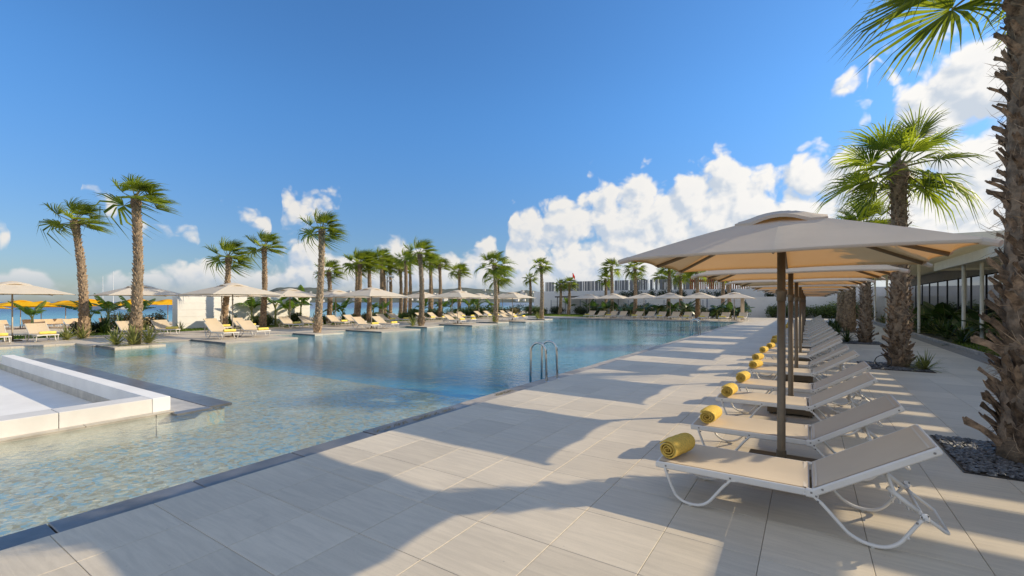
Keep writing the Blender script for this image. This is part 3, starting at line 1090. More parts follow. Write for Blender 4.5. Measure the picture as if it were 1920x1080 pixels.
def towel_mesh(R=0.088, L=0.42, seed=0, mt='towel'):
    """rolled bath towel: a spiral sheet wound four times, lumpy, lying on its side along y"""
    r = random.Random(seed)
    m = MB()
    turns, n = 3.4, 82
    prof = []
    for i in range(n + 1):
        a = 2 * pi * turns * i / n
        rad = 0.014 + (R - 0.014) * (i / n) ** 0.92
        prof.append((a, rad))
    ny = 9
    ph = r.uniform(0, 6)
    vs_in, vs_out = [], []
    for j in range(ny + 1):
        y = (j / ny - 0.5) * L
        e = abs(j / ny - 0.5) * 2
        sq = 1 - 0.07 * max(0, e - 0.7) / 0.3 + 0.03 * sin(7 * y / L * 3 + ph)
        for (a, rad) in prof:
            q = rad * sq * (1 + 0.03 * sin(2 * a + ph) + 0.02 * sin(23 * y + a))
            wob = 0.008 * sin(a * 1.7 + ph)
            for (dst, rr_) in ((vs_out, q), (vs_in, q - 0.0135 * (0.6 + 0.4 * rad / R))):
                dst.append((rr_ * cos(a) * 1.06, y + wob, R * 0.92 + rr_ * sin(a) * 0.92))
    N = n + 1
    for vs, flip in ((vs_out, False), (vs_in, True)):
        fs = [(j * N + i, j * N + i + 1, (j + 1) * N + i + 1, (j + 1) * N + i) for j in range(ny) for i in range(n)]
        m.add(vs, [f[::-1] for f in fs] if flip else fs)
    # rounded ends of the sheet
    for j in (0, ny):
        vs = []
        for i in range(N):
            o, q = vs_out[j * N + i], vs_in[j * N + i]
            yy = (0.004 if j else -0.004)
            vs += [o, tuple((a_ + b_) / 2 + (yy if k == 1 else 0) for k, (a_, b_) in enumerate(zip(o, q))), q]
        fs = []
        for i in range(n):
            fs += [(3 * i, 3 * i + 3, 3 * i + 4, 3 * i + 1), (3 * i + 1, 3 * i + 4, 3 * i + 5, 3 * i + 2)]
        m.add(vs, fs)
    return m.mesh('rolled_towel', M[mt], True)


TOW = [towel_mesh(0.094, 0.36, s, 'towel') for s in range(3)]
TOWP = towel_mesh(0.075, 0.50, 5, 'towel_pale')

# row beside the pool: pairs of loungers either side of each umbrella, foot ends towards the water
ROW_UMB = [5.10, 8.22, 11.56, 14.95, 18.35, 21.75, 25.15, 28.55, 31.95, 35.35, 38.75]
row_y = []
for k, uy in enumerate(ROW_UMB):
    row_y += [uy - 0.78, uy + 0.62]
for k, y in enumerate(row_y):
    jx = rnd.uniform(-0.05, 0.05) if k > 1 else 0
    n = ORD[k]
    place_lounger((-1.10 + jx, y, 0.0), rnd.uniform(-0.035, 0.035) if k > 1 else 0.0, 'beige sling sun lounger, %s from the camera in the row along the pool' % n, 'loungers in the row along the pool')
    dx = rnd.uniform(0.10, 0.17)
    dy = rnd.uniform(-0.12, -0.02)
    if k < 19:
        put('rolled_towel', TOW[k % 3], None, (-1.10 + jx + dx, y + dy, 0.318), rz=rnd.uniform(-0.16, 0.05) - 0.10, label='rolled yellow towel on the %s lounger of the row along the pool' % n,
            cat='towel', group='towels on the row along the pool')

# across the pool: foot ends towards the water (+x), heads to the beach
left_l = []
for y0 in (10.25, 11.75, 18.45, 19.95, 26.7, 28.05, 34.1, 35.5):
    left_l.append((-21.75, y0, 0.018, True))
BACK_UMB = [4.7, 9.2, 13.1, 17.3, 20.8, 25.2, 29.7, 33.8, 38.0, 42.4]
for uy in BACK_UMB:
    left_l.append((-26.9, uy - 0.68, 0.0, True))
    left_l.append((-26.9, uy + 0.72, 0.0, True))
left_l.sort(key=lambda q: bearing(q[0] - 0.9, q[1]))
for k, (x, y, z, tw) in enumerate(left_l):
    n = ORDL[k]
    row = 'on a pool platform' if z > 0 else 'in the rear row'
    place_lounger((x + rnd.uniform(-0.12, 0.12), y, z), pi + rnd.uniform(-0.03, 0.03), 'cream lounger %s across the pool, %s lounger from the left there' % (row, n), 'loungers across the pool', full=False)
    if tw:
        put('rolled_towel', TOWP, None, (x - 0.13, y, z + 0.318), rz=rnd.uniform(-0.1, 0.1), label='pale yellow towel on the %s lounger from the left across the pool' % n, cat='towel',
            group='towels across the pool')

# far end of the pool
FAR_X = [-19.29, -18.24, -16.94, -15.81, -14.29, -13.08, -11.89, -10.71, -9.46, -8.09, -6.38, -4.96]
for k, x in enumerate(FAR_X):
    place_lounger((x, 43.75, 0.0), pi / 2 + rnd.uniform(-0.06, 0.06), 'beige lounger at the far end of the pool, %s of that line' % (ORDL[k] + ' from left' if k else 'leftmost'), 'loungers at the far end', full=False)
    if k % 2 == 0 or k > 7:
        put('rolled_towel', TOWP, None, (x, 43.9, 0.318), rz=pi / 2 + rnd.uniform(-0.1, 0.1), label='pale yellow towel on the %s far-end lounger' % (ORDL[k] + ' from left' if k else 'leftmost'), cat='towel',
            group='towels at the far end')


# ------------------------------------------------------------------ umbrellas
def make_umbrella(a, b_, ze, zt, fabric, pole_m, r_pole=0.036, base=True, slim=False, cap=0.305):
    """square market umbrella: 8 ribs, vent cap with arched openings, pole with collar, weighted base"""
    P = {}
    m = MB()
    if base:
        m.box((-0.30, -0.29, 0.03), (0.30, 0.29, 0.155), 0.008)
        for sx in (-0.25, 0.25):
            for sy in (-0.24, 0.24):
                m.lathe([(0.0, 0.0), (0.028, 0.0), (0.028, 0.032), (0, 0.032)], 8, (sx, sy, 0))
        m.box((-0.36, -0.045, 0.155), (0.36, 0.045, 0.172), 0.004)
        m.lathe([(0.055, 0.172), (0.055, 0.185), (0.043, 0.20), (0.043, 0.27), (0.034, 0.272)], 16)
    else:
        m.box((-0.26, -0.26, 0.0), (0.26, 0.26, 0.05), 0.008)
        m.lathe([(0.04, 0.05), (0.04, 0.25), (0.03, 0.252)], 12)
    P['base'] = m.mesh('base', M['basebox'])
    m = MB()
    m.lathe([(r_pole, 0.16 if base else 0.05), (r_pole, zt + 0.02), (0.0, zt + 0.02)], 18)
    P['pole'] = m.mesh('pole', pole_m, True)
    m = MB()
    zc = 1.76
    m.lathe([(r_pole + 0.001, zc - 0.05), (r_pole + 0.006, zc - 0.05), (r_pole + 0.006, zc + 0.01), (r_pole + 0.015, zc + 0.02), (r_pole + 0.015, zc + 0.05), (r_pole + 0.005, zc + 0.06), (r_pole + 0.001, zc + 0.06)], 18)
    P['collar'] = m.mesh('collar', pole_m, True)
    # rib ends: 4 corners, 4 edge middles
    ends = []
    for k in range(8):
        if k % 2 == 0:
            q = [(a, 0), (0, b_), (-a, 0), (0, -b_)][k // 2]
            ends.append((q[0], q[1], ze - 0.010))
        else:
            q = [(a, b_), (-a, b_), (-a, -b_), (a, -b_)][k // 2]
            ends.append((q[0], q[1], ze - 0.018))
    nr, ns = 7, 6
    c0 = Vector((0, 0, zt))

    def surf(k, t, s):
        e0, e1 = Vector(ends[k]), Vector(ends[(k + 1) % 8])
        d = e0.lerp(e1, s)
        bow = 4 * s * (1 - s)
        t2 = t * (1 - 0.035 * bow * t)
        p = c0.lerp(d, t2)
        p.z -= 0.010 * bow * sin(pi * min(1, t * 0.9)) - 0.015 * sin(pi * t)
        return p

    m = MB()
    for k in range(8):
        vs = [surf(k, lerp(0.06, 1.0, i / nr), j / ns) for i in range(nr + 1) for j in range(ns + 1)]
        m.add(vs, [(i * (ns + 1) + j, (i + 1) * (ns + 1) + j, (i + 1) * (ns + 1) + j + 1, i * (ns + 1) + j + 1) for i in range(nr) for j in range(ns)])
    # hem turned down along the edge
    for k in range(8):
        vs = []
        for j in range(ns + 1):
            p = surf(k, 1.0, j / ns)
            n_out = Vector((p.x, p.y, 0)).normalized()
            vs += [p, p + n_out * 0.004 - Vector((0, 0, 0.02)), p - n_out * 0.012 - Vector((0, 0, 0.024))]
        m.add(vs, [q for j in range(ns) for q in ((3 * j, 3 * j + 1, 3 * j + 4, 3 * j + 3), (3 * j + 1, 3 * j + 2, 3 * j + 5, 3 * j + 4))])
    P['canopy'] = m.mesh('canopy', fabric, True)
    # vent cap: raised sheet, open arches in the middle of each side
    m = MB()
    N = 12
    vs = []
    for i in range(N + 1):
        for j in range(N + 1):
            u, v = i / N * 2 - 1, j / N * 2 - 1
            x, y = u * a * cap, v * b_ * cap
            q = max(abs(u), abs(v))
            z = lerp(zt + 0.030, ze + (zt - ze) * (1 - cap) + 0.022, q ** 1.3)
            arch = 0.0
            if abs(u) >= abs(v):
                arch = max(0, 1 - (abs(v) / 0.62) ** 2)
            if abs(v) >= abs(u):
                arch = max(arch, max(0, 1 - (abs(u) / 0.62) ** 2))
            z += 0.062 * arch * q ** 2
            vs.append((x, y, z))
    m.add(vs, [(i * (N + 1) + j, (i + 1) * (N + 1) + j, (i + 1) * (N + 1) + j + 1, i * (N + 1) + j + 1) for i in range(N) for j in range(N)])
    # the cap's turned hem
    ring = [(i, 0) for i in range(N)] + [(N, j) for j in range(N)] + [(i, N) for i in range(N, 0, -1)] + [(0, j) for j in range(N, 0, -1)]
    rv = [Vector(vs[i * (N + 1) + j]) for i, j in ring]
    L_ = len(rv)
    m.add(rv + [p - Vector((0, 0, 0.03)) for p in rv], [(i, (i + 1) % L_, L_ + (i + 1) % L_, L_ + i) for i in range(L_)])
    P['vent_cap'] = m.mesh('vent_cap', fabric, True)
    m = MB()
    for k in range(8):
        e = Vector(ends[k])
        m2 = MB()
        d = e - c0
        s0, s1 = c0 + d * 0.05 - Vector((0, 0, 0.05)), c0 + d * (1.012 if k % 2 else 0.99) - Vector((0, 0, 0.022))
        m2.tube([s0, s0.lerp(s1, 0.5), s1], 0.019, 6, flat=0.62)
        P['rib%d' % k] = m2.mesh('rib', pole_m)
        m3 = MB()
        st0 = Vector((0, 0, ze + 0.12)) + Vector((d.x, d.y, 0)).normalized() * 0.05
        st1 = c0 + d * 0.46 - Vector((0, 0, 0.06))
        m3.tube([st0, st1], 0.011, 6)
        P['strut%d' % k] = m3.mesh('strut', pole_m)
        if k % 2:
            m4 = MB()
            dn = d.normalized()
            m4.tube([s1 - dn * 0.07, s1 + dn * 0.03], [0.026, 0.022], 8)
            P['tip%d' % k] = m4.mesh('corner_cap', fabric)
    m = MB()
    m.lathe([(r_pole + 0.001, ze + 0.08), (0.062, ze + 0.09), (0.062, ze + 0.16), (r_pole + 0.001, ze + 0.17)], 14)
    m.lathe([(r_pole + 0.001, zt - 0.11), (0.066, zt - 0.10), (0.066, zt - 0.03), (r_pole + 0.001, zt - 0.02)], 14)
    P['hub'] = m.mesh('hub', pole_m, True)
    return P


def place_umbrella(P, loc, rz, label, group, full=True, tilt=None):
    t = thing('parasol', loc, rz, label=label, cat='parasol', group=group)
    put('base', P['base'], t)
    po = put('pole', P['pole'], t)
    put('collar', P['collar'], po)
    ca = put('canopy', P['canopy'], t)
    put('vent_cap', P['vent_cap'], ca)
    put('hub', P['hub'], t)
    for k in range(8):
        r_ = put('rib', P['rib%d' % k], t)
        if full:
            put('strut', P['strut%d' % k], r_)
        if k % 2 and full:
            put('corner_cap', P['tip%d' % k], r_)
    return t


UA = make_umbrella(1.20, 1.02, 2.118, 2.55, M['canopy'], M['pole'])
for k, y in enumerate(ROW_UMB):
    place_umbrella(UA, (-0.22 + (rnd.uniform(-0.03, 0.03) if k else 0), y, 0.0), rnd.uniform(-0.012, 0.012), 'square beige parasol with bronze pole, %s from the camera along the pool' % ORD[k], 'parasols in the row along the pool')
UB = make_umbrella(1.62, 1.62, 2.05, 2.58, M['canopy_pale'], M['pole_pale'], 0.028, base=False)
left_u = [(-23.3, 11.05, 0.018), (-23.2, 19.3, 0.018), (-22.9, 27.4, 0.018), (-22.7, 34.9, 0.018)] + [(-28.9, y, 0.0) for y in BACK_UMB]
left_u.sort(key=lambda q: bearing(q[0], q[1]))
for k, (x, y, z) in enumerate(left_u):
    row = 'on a pool platform' if z > 0 else 'in the rear row'
    place_umbrella(UB, (x, y, z), rnd.uniform(-0.05, 0.05), 'cream parasol %s across the pool, %s parasol from left there' % (row, ORDL[k]), 'parasols across the pool', full=False)
for k, x in enumerate([-20.1, -17.4, -14.1, -11.5, -8.7, -5.75]):
    place_umbrella(UB, (x, 46.4, 0.0), rnd.uniform(-0.05, 0.05), 'cream parasol at the far end of the pool, %s' % ('leftmost of that line' if k == 0 else ORDL[k] + ' from left in that line'), 'parasols at the far end', full=False)
UY = make_umbrella(1.75, 1.75, 1.95, 2.45, M['canopy_yellow'], M['pole_pale'], 0.03, base=False)
yel = [(-63.5, 8.3), (-56.2, 9.6), (-60.0, 11.6), (-57.5, 12.7), (-52.0, 12.9), (-50.0, 15.7), (-52.5, 18.9)]
yel.sort(key=lambda q: bearing(*q))
for k, (x, y) in enumerate(yel):
    z = -0.14 + (x + 36) * 0.0232
    o = place_umbrella(UY, (x, y, z), rnd.uniform(-0.3, 0.3), 'yellow beach parasol on the sand, %s of the yellow ones' % (ORDL[k] + (' from left' if k else '')), 'yellow parasols on the beach', full=False)
    o.rotation_euler = (rnd.uniform(-0.06, 0.06), rnd.uniform(-0.05, 0.05), rnd.uniform(-0.3, 0.3))
bl = []
for k, (x, y) in enumerate(yel):
    bl += [(x + 1.6, y - 1.0), (x + 1.6, y + 0.9)]
bl.sort(key=lambda q: bearing(*q))
for k, (x, y) in enumerate(bl):
    place_lounger((x, y, -0.14 + (x + 36) * 0.0232), pi + rnd.uniform(-0.2, 0.2), 'cream beach lounger on the sand among yellow parasols, %s there' % (ORDL[k] + (' from left' if k else '')), 'loungers on the beach', full=False)

# ------------------------------------------------------------------ palms
def fan_frond(az, inc, size, wind, wk, r, detail=1.0, dead=False):
    """one fan leaf in crown space: stalk, then a pleated fan whose tips droop; wind folds it downwind"""
    u = Vector((cos(az) * cos(inc), sin(az) * cos(inc), sin(inc)))
    side = Vector((-sin(az), cos(az), 0))
    nrm = u.cross(side).normalized() * -1
    if nrm.z < 0 and inc > -0.9:
        nrm = -nrm
    roll = r.uniform(-0.4, 0.4)
    side, nrm = side * cos(roll) + nrm * sin(roll), nrm * cos(roll) - side * sin(roll)
    Lp = size * r.uniform(0.40, 0.50)
    R = size * r.uniform(0.58, 0.72)
    droop = 0.16 + 0.22 * r.random()
    m = MB()

    def blow(p):
        d = p.length
        if d < 1e-6:
            return p
        q = (d / size)
        v = p / d + wind * (wk * q * q) + Vector((0, 0, -1)) * (0.10 * q * q)
        return v.normalized() * d

    pts = []
    for i in range(5):
        t = i / 4
        p = u * (Lp * t) + Vector((0, 0, -1)) * (0.10 * Lp * t * t)
        pts.append(blow(p))
    m.tube(pts, [0.022, 0.017, 0.014, 0.011, 0.008], 4, caps=False, m=1)
    tip = u * Lp + Vector((0, 0, -1)) * (0.10 * Lp)
    n = int(30 * detail)
    span = radians(lerp(128, 72, max(0.0, sin(inc))) + r.uniform(-10, 14))
    fold = r.uniform(0.15, 0.75)
    for i in range(n):
        ph = lerp(-span, span, i / (n - 1)) + r.uniform(-0.03, 0.03)
        ln = R * (1.0 - 0.30 * (abs(ph) / span) ** 2) * r.uniform(0.92, 1.06)
        d = (u * cos(ph) + side * sin(ph) + nrm * (fold * abs(sin(ph)) - 0.05)).normalized()
        w_dir = (-u * sin(ph) + side * cos(ph))
        w_dir = (w_dir + nrm * (0.55 if i % 2 else -0.55)).normalized()
        wmax = span * 2 / (n - 1) * ln * 0.36 * 0.60
        dr = droop * r.uniform(0.5, 1.5)
        vs = []
        for s, wd in ((0.02, 0.15), (0.36, 1.0), (0.70, 0.60), (1.0, 0.0)):
            g2 = max(0.0, s - 0.40) / 0.60
            p = tip + d * (ln * s) + Vector((0, 0, -1)) * (ln * dr * g2 * g2)
            if wd > 0:
                vs += [blow(p - w_dir * (wmax * wd)), blow(p + w_dir * (wmax * wd))]
            else:
                vs.append(blow(p))
        m.add(vs, [(0, 1, 3, 2), (2, 3, 5, 4), (4, 5, 6)])
    return m


WIND = Vector((cos(YAW) * 0.95 + 0.05, sin(YAW) * 0.95, 0.05)).normalized()
M['frond_dry'] = leafmat('dry_frond', (0.19, 0.135, 0.06), (0.27, 0.20, 0.09), 0.3, 0.6, 0.3, 3.0, 0.2)


def crown_set(seed, n, wk, detail=1.0, low=-0.75, gather=0.0):
    r = random.Random(seed)
    out = []
    for i in range(n):
        t = i / (n - 1)
        inc = lerp(1.35, low, t ** 0.9) + r.uniform(-0.12, 0.12)
        az = i * 2.39996 + r.uniform(-0.25, 0.25)
        if gather:
            wa = atan2(WIND.y, WIND.x)
            th = (az - wa + pi) % (2 * pi) - pi
            az = wa + math.copysign(pi * (abs(th) / pi) ** (1 + gather), th)
        sz = lerp(0.98, 1.04, t) * r.uniform(0.9, 1.1)
        me = fan_frond(az, inc, sz, WIND, wk * lerp(1.25, 0.75, t), r, detail).mesh('frond', [M['frond'], M['petiole']])
        out.append(me)
    return out


CROWNS = {'w0': crown_set(11, 17, 0.80, 1.0, -0.45, 0.75), 'w1': crown_set(23, 18, 0.65, 1.0, -0.5, 0.6), 'w2': crown_set(31, 15, 0.9, 1.0, -0.30, 0.85), 'c0': crown_set(41, 18, 0.30), 'c1': crown_set(53, 19, 0.45, 1.0, -0.7, 0.3),
          'near': crown_set(61, 20, 0.2, 1.35, -0.75), 'near2': crown_set(67, 22, 0.16, 1.4, -0.55), 'first': crown_set(71, 17, 0.1, 1.5, -0.30)}


def boot_far(m, base, ang, z, rad, w_, l_, out_, r):
    ca, sa = cos(ang), sin(ang)
    o = Vector((ca, sa, 0))
    s = Vector((-sa, ca, 0))
    c = Vector((base.x, base.y, z))
    p = c + o * (rad - 0.015)
    skew = r.uniform(-0.25, 0.25) * w_
    vs = [p - s * w_, p + s * w_, p - s * w_ * 0.8 + Vector((0, 0, l_ * 0.8)), p + s * w_ * 0.8 + Vector((0, 0, l_ * 0.8)),
          c + o * (rad + out_) - s * (w_ * 0.55 - skew) + Vector((0, 0, l_)), c + o * (rad + out_) + s * (w_ * 0.55 + skew) + Vector((0, 0, l_ * r.uniform(0.85, 1.15)))]
    m.add(vs, [(0, 1, 5, 4), (2, 4, 5, 3), (0, 4, 2), (1, 3, 5)], 1)


def trunk_mesh(h, r0, r1, lean, seed, boots=True, bow=0.1):
    """tapered trunk with a swollen foot, clad in cut leaf bases set in a spiral"""
    r = random.Random(seed)
    m = MB()
    n = 14
    pts, rad = [], []
    for i in range(n + 1):
        t = i / n
        q = bow * sin(pi * t)
        pts.append(Vector((lean[0] * t ** 1.4 + q * 0.5, lean[1] * t ** 1.4 + q, h * t)))
        k = lerp(r0, r1, min(1, t * 1.25)) + 0.10 * r0 * max(0, 1 - t * 9) + 0.02 * noise.noise((seed * 3.1, t * 9, 0))
        if t > 0.9:
            k *= 1.0 + 0.15 * (t - 0.9) / 0.1
        rad.append(k)
    m.tube(pts, rad, 12, m=0)

    def at(z):
        t = min(0.9999, max(0, z / h)) * n
        i = int(t)
        return pts[i].lerp(pts[i + 1], t - i), lerp(rad[i], rad[i + 1], t - i)

    if boots:
        z, k = 0.02, 0
        while z < h - 0.05:
            p, rr = at(z)
            t = z / h
            boot_far(m, p, k * 2.39996 + r.uniform(-0.2, 0.2), z, rr, rr * r.uniform(0.30, 0.44), r.uniform(0.11, 0.19) * (1.25 if t < 0.15 else 1),
                     r.uniform(0.02, 0.06) * (1.7 if t < 0.12 else 1), r)
            z += 0.0165 * r.uniform(0.7, 1.3) * (rr / 0.2) ** -1
            k += 1
    return m, at


def add_crown(root, at, h, cset, cs, rot, n_skip=()):
    p, rr = at(h * 0.999)
    hb = MB()
    hb.lathe([(rr * 1.05, -0.25), (rr * 1.25, -0.08), (rr * 1.0, 0.08), (rr * 0.5, 0.22), (0.02, 0.30)], 12)
    crown = hb.build('crown', M['fibre'], root, smooth=True)
    crown.location = p
    for i, me in enumerate(cset):
        if i in n_skip:
            continue
        put('frond', me, crown, (0, 0, 0.05), rz=rot, scale=cs)
    return crown


def palm(loc, h, r0, r1, cset, cs, label, group, lean=(0, 0), rot=0.0, seed=1, bow=0.08):
    root = thing('palm_tree', loc, 0, label=label, cat='palm tree', group=group)
    m, at = trunk_mesh(h, r0, r1, lean, seed, bow=bow)
    m.build('trunk', [M['trunk'], M['boot']], root)
    add_crown(root, at, h, CROWNS[cset], cs, rot)
    return root


# (x, y, trunk height, crown scale, crown, lean along view right)
POOL_PALMS = [(-29.1, 7.05, 5.5, 1.7, 'w0', -0.4), (-22.7, 7.05, 5.75, 1.6, 'w2', 0.05), (-30.3, 13.8, 4.4, 1.75, 'w1', 0.35), (-30.6, 16.4, 5.3, 1.75, 'w0', 0.1),
              (-22.6, 15.1, 5.55, 1.6, 'w1', 0.25), (-31.0, 21.7, 4.0, 1.5, 'w1', 0.0), (-31.3, 24.6, 4.8, 1.9, 'w1', 0.2), (-31.3, 25.7, 4.9, 1.9, 'w0', 0.05),
              (-38, 33.3, 5.7, 1.9, 'w1', -0.1), (-38, 34.1, 5.6, 1.9, 'w0', 0.0), (-32.2, 30.7, 5.7, 1.5, 'w1', 0.1), (-38, 37.0, 6.3, 1.6, 'w2', 0.0),
              (-22.8, 23.3, 4.95, 1.7, 'w1', -0.1), (-36, 38.4, 6.1, 1.8, 'w0', -0.1), (-31.2, 34.5, 5.3, 1.6, 'w2', 0.0), (-36, 43.3, 5.6, 1.6, 'w0', 0.05), (-34.5, 26.9, 5.3, 1.7, 'w0', 0.1), (-35.5, 30.6, 6.0, 1.7, 'w1', 0.1), (-34.6, 32.4, 5.0, 1.6, 'w0', 0.0), (-34.2, 36.2, 5.9, 1.7, 'w1', 0.1), (-34.0, 40.9, 5.2, 1.6, 'w1', 0.0),
              (-22.2, 31.5, 4.7, 1.75, 'c1', -0.1), (-33, 47.3, 4.8, 1.9, 'c1', 0.0), (-30, 50.3, 4.6, 1.15, 'c0', 0.0), (-22.3, 39.6, 5.2, 1.2, 'c1', -0.05)]
FAR_PALMS = [(-27, 52.8, 3.8, 1.2, 'c0', 0.1), (-26, 53.3, 4.0, 1.3, 'c1', 0.1), (-21.5, 54.6, 4.4, 1.3, 'c0', 0.0), (-19.5, 51.4, 5.7, 1.55, 'c1', 0.0),
             (-16, 49.3, 5.3, 1.55, 'c0', 0.0), (-13.5, 53.3, 5.7, 1.5, 'c1', 0.2), (-12.5, 55, 4.5, 1.35, 'c0', 0.0), (-9.2, 47.6, 4.9, 1.45, 'c1', -0.1),
             (-8, 55, 4.7, 1.35, 'c0', 0.0), (-7.2, 54.3, 5.5, 1.4, 'c1', -0.3)]
pp = sorted(POOL_PALMS, key=lambda q: bearing(q[0], q[1]))
for k, (x, y, h, cs, st, ln) in enumerate(pp):
    z = 0.014 if x > -24 else (-0.05 if x > -33 else -0.15)
    near = sqrt(x * x + y * y)
    palm((x, y, z), h, 0.185, 0.135, st, cs * (0.88 if st[0] == 'w' else 1.0), 'palm on the beach side of the pool, %s of those palms' % (ORDL[k] + (' from left' if k else '')), 'palms on the beach side of the pool',
         (ln * cos(YAW), ln * sin(YAW)), rnd.uniform(-0.25, 0.25), 100 + k)
pp = sorted(FAR_PALMS, key=lambda q: bearing(q[0], q[1]))
for k, (x, y, h, cs, st, ln) in enumerate(pp):
    palm((x, y, 0.0), h, 0.19, 0.145, st, cs, 'palm behind the far end of the pool, %s of those palms' % (ORDL[k] + (' from left' if k else '')), 'palms behind the far end of the pool',
         (ln * cos(YAW), ln * sin(YAW)), rnd.uniform(0, 6), 140 + k)
# palms growing on the terrace behind the slatted screen
TERR = [(-20.6, 64.5, 2.9), (-17.5, 66, 3.2), (-16.0, 64.5, 2.9), (-14.6, 66.5, 3.3), (-13.4, 64.8, 3.0), (-11.0, 66, 3.0)]
for k, (x, y, h) in enumerate(TERR):
    palm((x, y, 2.0), h, 0.17, 0.14, ('c0', 'c1')[k % 2], 1.5, 'palm growing on the upper terrace, %s of the terrace palms' % (ORDL[k] + (' from left' if k else '')), 'palms on the upper terrace', (0, 0), rnd.uniform(0, 6), 160 + k)


# the near palms: every leaf base and frond its own piece
def boot_mesh(seed, w_=0.085, l_=0.30):
    """dry leaf base: a channelled, tapering stub, split and ragged at the cut end"""
    r = random.Random(seed)
    m = MB()
    twist = r.uniform(-0.5, 0.5)
    bend = r.uniform(0.10, 0.30)
    rows = [(0.0, 1.0), (0.3, 0.86), (0.62, 0.58), (1.0, 0.40 + 0.12 * r.random())]
    cols = [-1.0, -0.45, 0.0, 0.45, 1.0]
    top, bot = [], []
    for (s, wd) in rows:
        for v in cols:
            keel = -0.05 * abs(v) ** 1.2 * (1 - 0.3 * s) + r.uniform(-0.006, 0.006)
            zz = l_ * s + (r.uniform(-0.055, 0.035) if s == 1.0 else r.uniform(-0.01, 0.01))
            x = bend * l_ * s * s * 1.6 + 0.03 * s + keel
            y = v * w_ * wd + twist * 0.09 * s * s
            top.append((x, y, zz))
            th = 0.026 * (1 - 0.5 * s) * (1 - 0.6 * abs(v)) + 0.004
            bot.append((x - th, y * 0.97, zz + 0.006))
    N = 5
    fs = [(i * N + j, i * N + j + 1, (i + 1) * N + j + 1, (i + 1) * N + j) for i in range(3) for j in range(4)]
    m.add(top, fs)
    o = len(top)
    m.add(bot, [q[::-1] for q in fs])
    e = []
    for i in range(3):
        e += [(i * N, (i + 1) * N), ((i + 1) * N + 4, i * N + 4)]
    for j in range(4):
        e.append((3 * N + j, 3 * N + j + 1))
    m.f += [(a_, b_, b_ + o, a_ + o) for a_, b_ in e]
    m.mi += [0] * len(e)
    return m.mesh('leaf_base', M['boot_near'])


BOOTS = [boot_mesh(s) for s in range(9)]


def near_palm(loc, h, r0, r1, cset, cs, label, rot, seed, rings, group='palms in the row beside the building', lean=(0, 0), bs=1.0):
    r = random.Random(seed)
    root = thing('palm_tree', loc, 0, label=label, cat='palm tree', group=group)
    m, at = trunk_mesh(h, r0 * 0.9, r1 * 0.9, lean, seed, boots=False, bow=0.05)
    tr = m.build('trunk', [M['trunk'], M['boot']], root, smooth=True)
    k = 0
    for q in range(rings):
        z = 0.03 + (h - 0.25) * q / rings
        p, rr = at(z)
        t = z / h
        sc = lerp(1.2, 0.75, min(1, t * 1.8)) * r.uniform(0.8, 1.2) * bs
        ang = k * 2.39996 + r.uniform(-0.25, 0.25)
        o = put('leaf_base', BOOTS[r.randrange(9)], tr, (p.x + cos(ang) * (rr - 0.012), p.y + sin(ang) * (rr - 0.012), z))
        o.rotation_euler = (r.uniform(-0.55, 0.55), r.uniform(-0.10, 0.30), ang)
        o.scale = (sc * r.uniform(0.55, 1.1), sc, sc * r.uniform(0.8, 1.1))
        k += 1
    # loose fibres between the bases
    fb = MB()
    for _ in range(1100):
        z = r.uniform(0.05, h - 0.1)
        p, rr = at(z)
        a = r.uniform(0, 6.28)
        o = Vector((cos(a), sin(a), 0))
        s = Vector((-sin(a), cos(a), 0))
        b0 = Vector((p.x, p.y, z)) + o * (rr + 0.015)
        ln_ = r.uniform(0.10, 0.28)
        e = b0 + (s * r.uniform(-1, 1) + o * r.uniform(0.1, 0.45) + Vector((0, 0, r.uniform(-0.9, 0.7)))).normalized() * ln_
        mid = b0.lerp(e, 0.5) + o * 0.02
        wv = Vector((0, 0, 0.0022)) + s * 0.0022
        fb.add([b0 - wv, b0 + wv, mid + wv, mid - wv, e], [(0, 1, 2, 3), (3, 2, 4)])
    fb.build('fibres', M['boot'], tr, kind='stuff')
    add_crown(root, at, h, CROWNS[cset], cs, rot)
    return root


near_palm((1.97, 7.05, 0.0), 5.35, 0.265, 0.195, 'first', 1.6, 'large near palm at the right edge, trunk clad in dry leaf bases', 2.6, 201, 290, bs=0.9)
near_palm((1.97, 15.5, 0.0), 5.15, 0.235, 0.18, 'near', 1.68, 'palm in a square pebble bed, second in the row by the building', 0.9, 202, 290, bs=0.72)
near_palm((1.97, 23.9, 0.0), 4.7, 0.235, 0.18, 'near2', 1.6, 'third palm from the camera in the row by the building', 4.1, 203, 240, bs=0.72)
for k, (y, h) in enumerate([(32.2, 4.4), (36.4, 4.2), (40.4, 4.4)]):
    palm((1.95, y, 0.0), h, 0.26, 0.21, 'c1', 1.9, '%s palm from the camera in the row by the building' % ORD[3 + k], 'palms in the row beside the building', (0, 0), 1.3 * k, 210 + k)


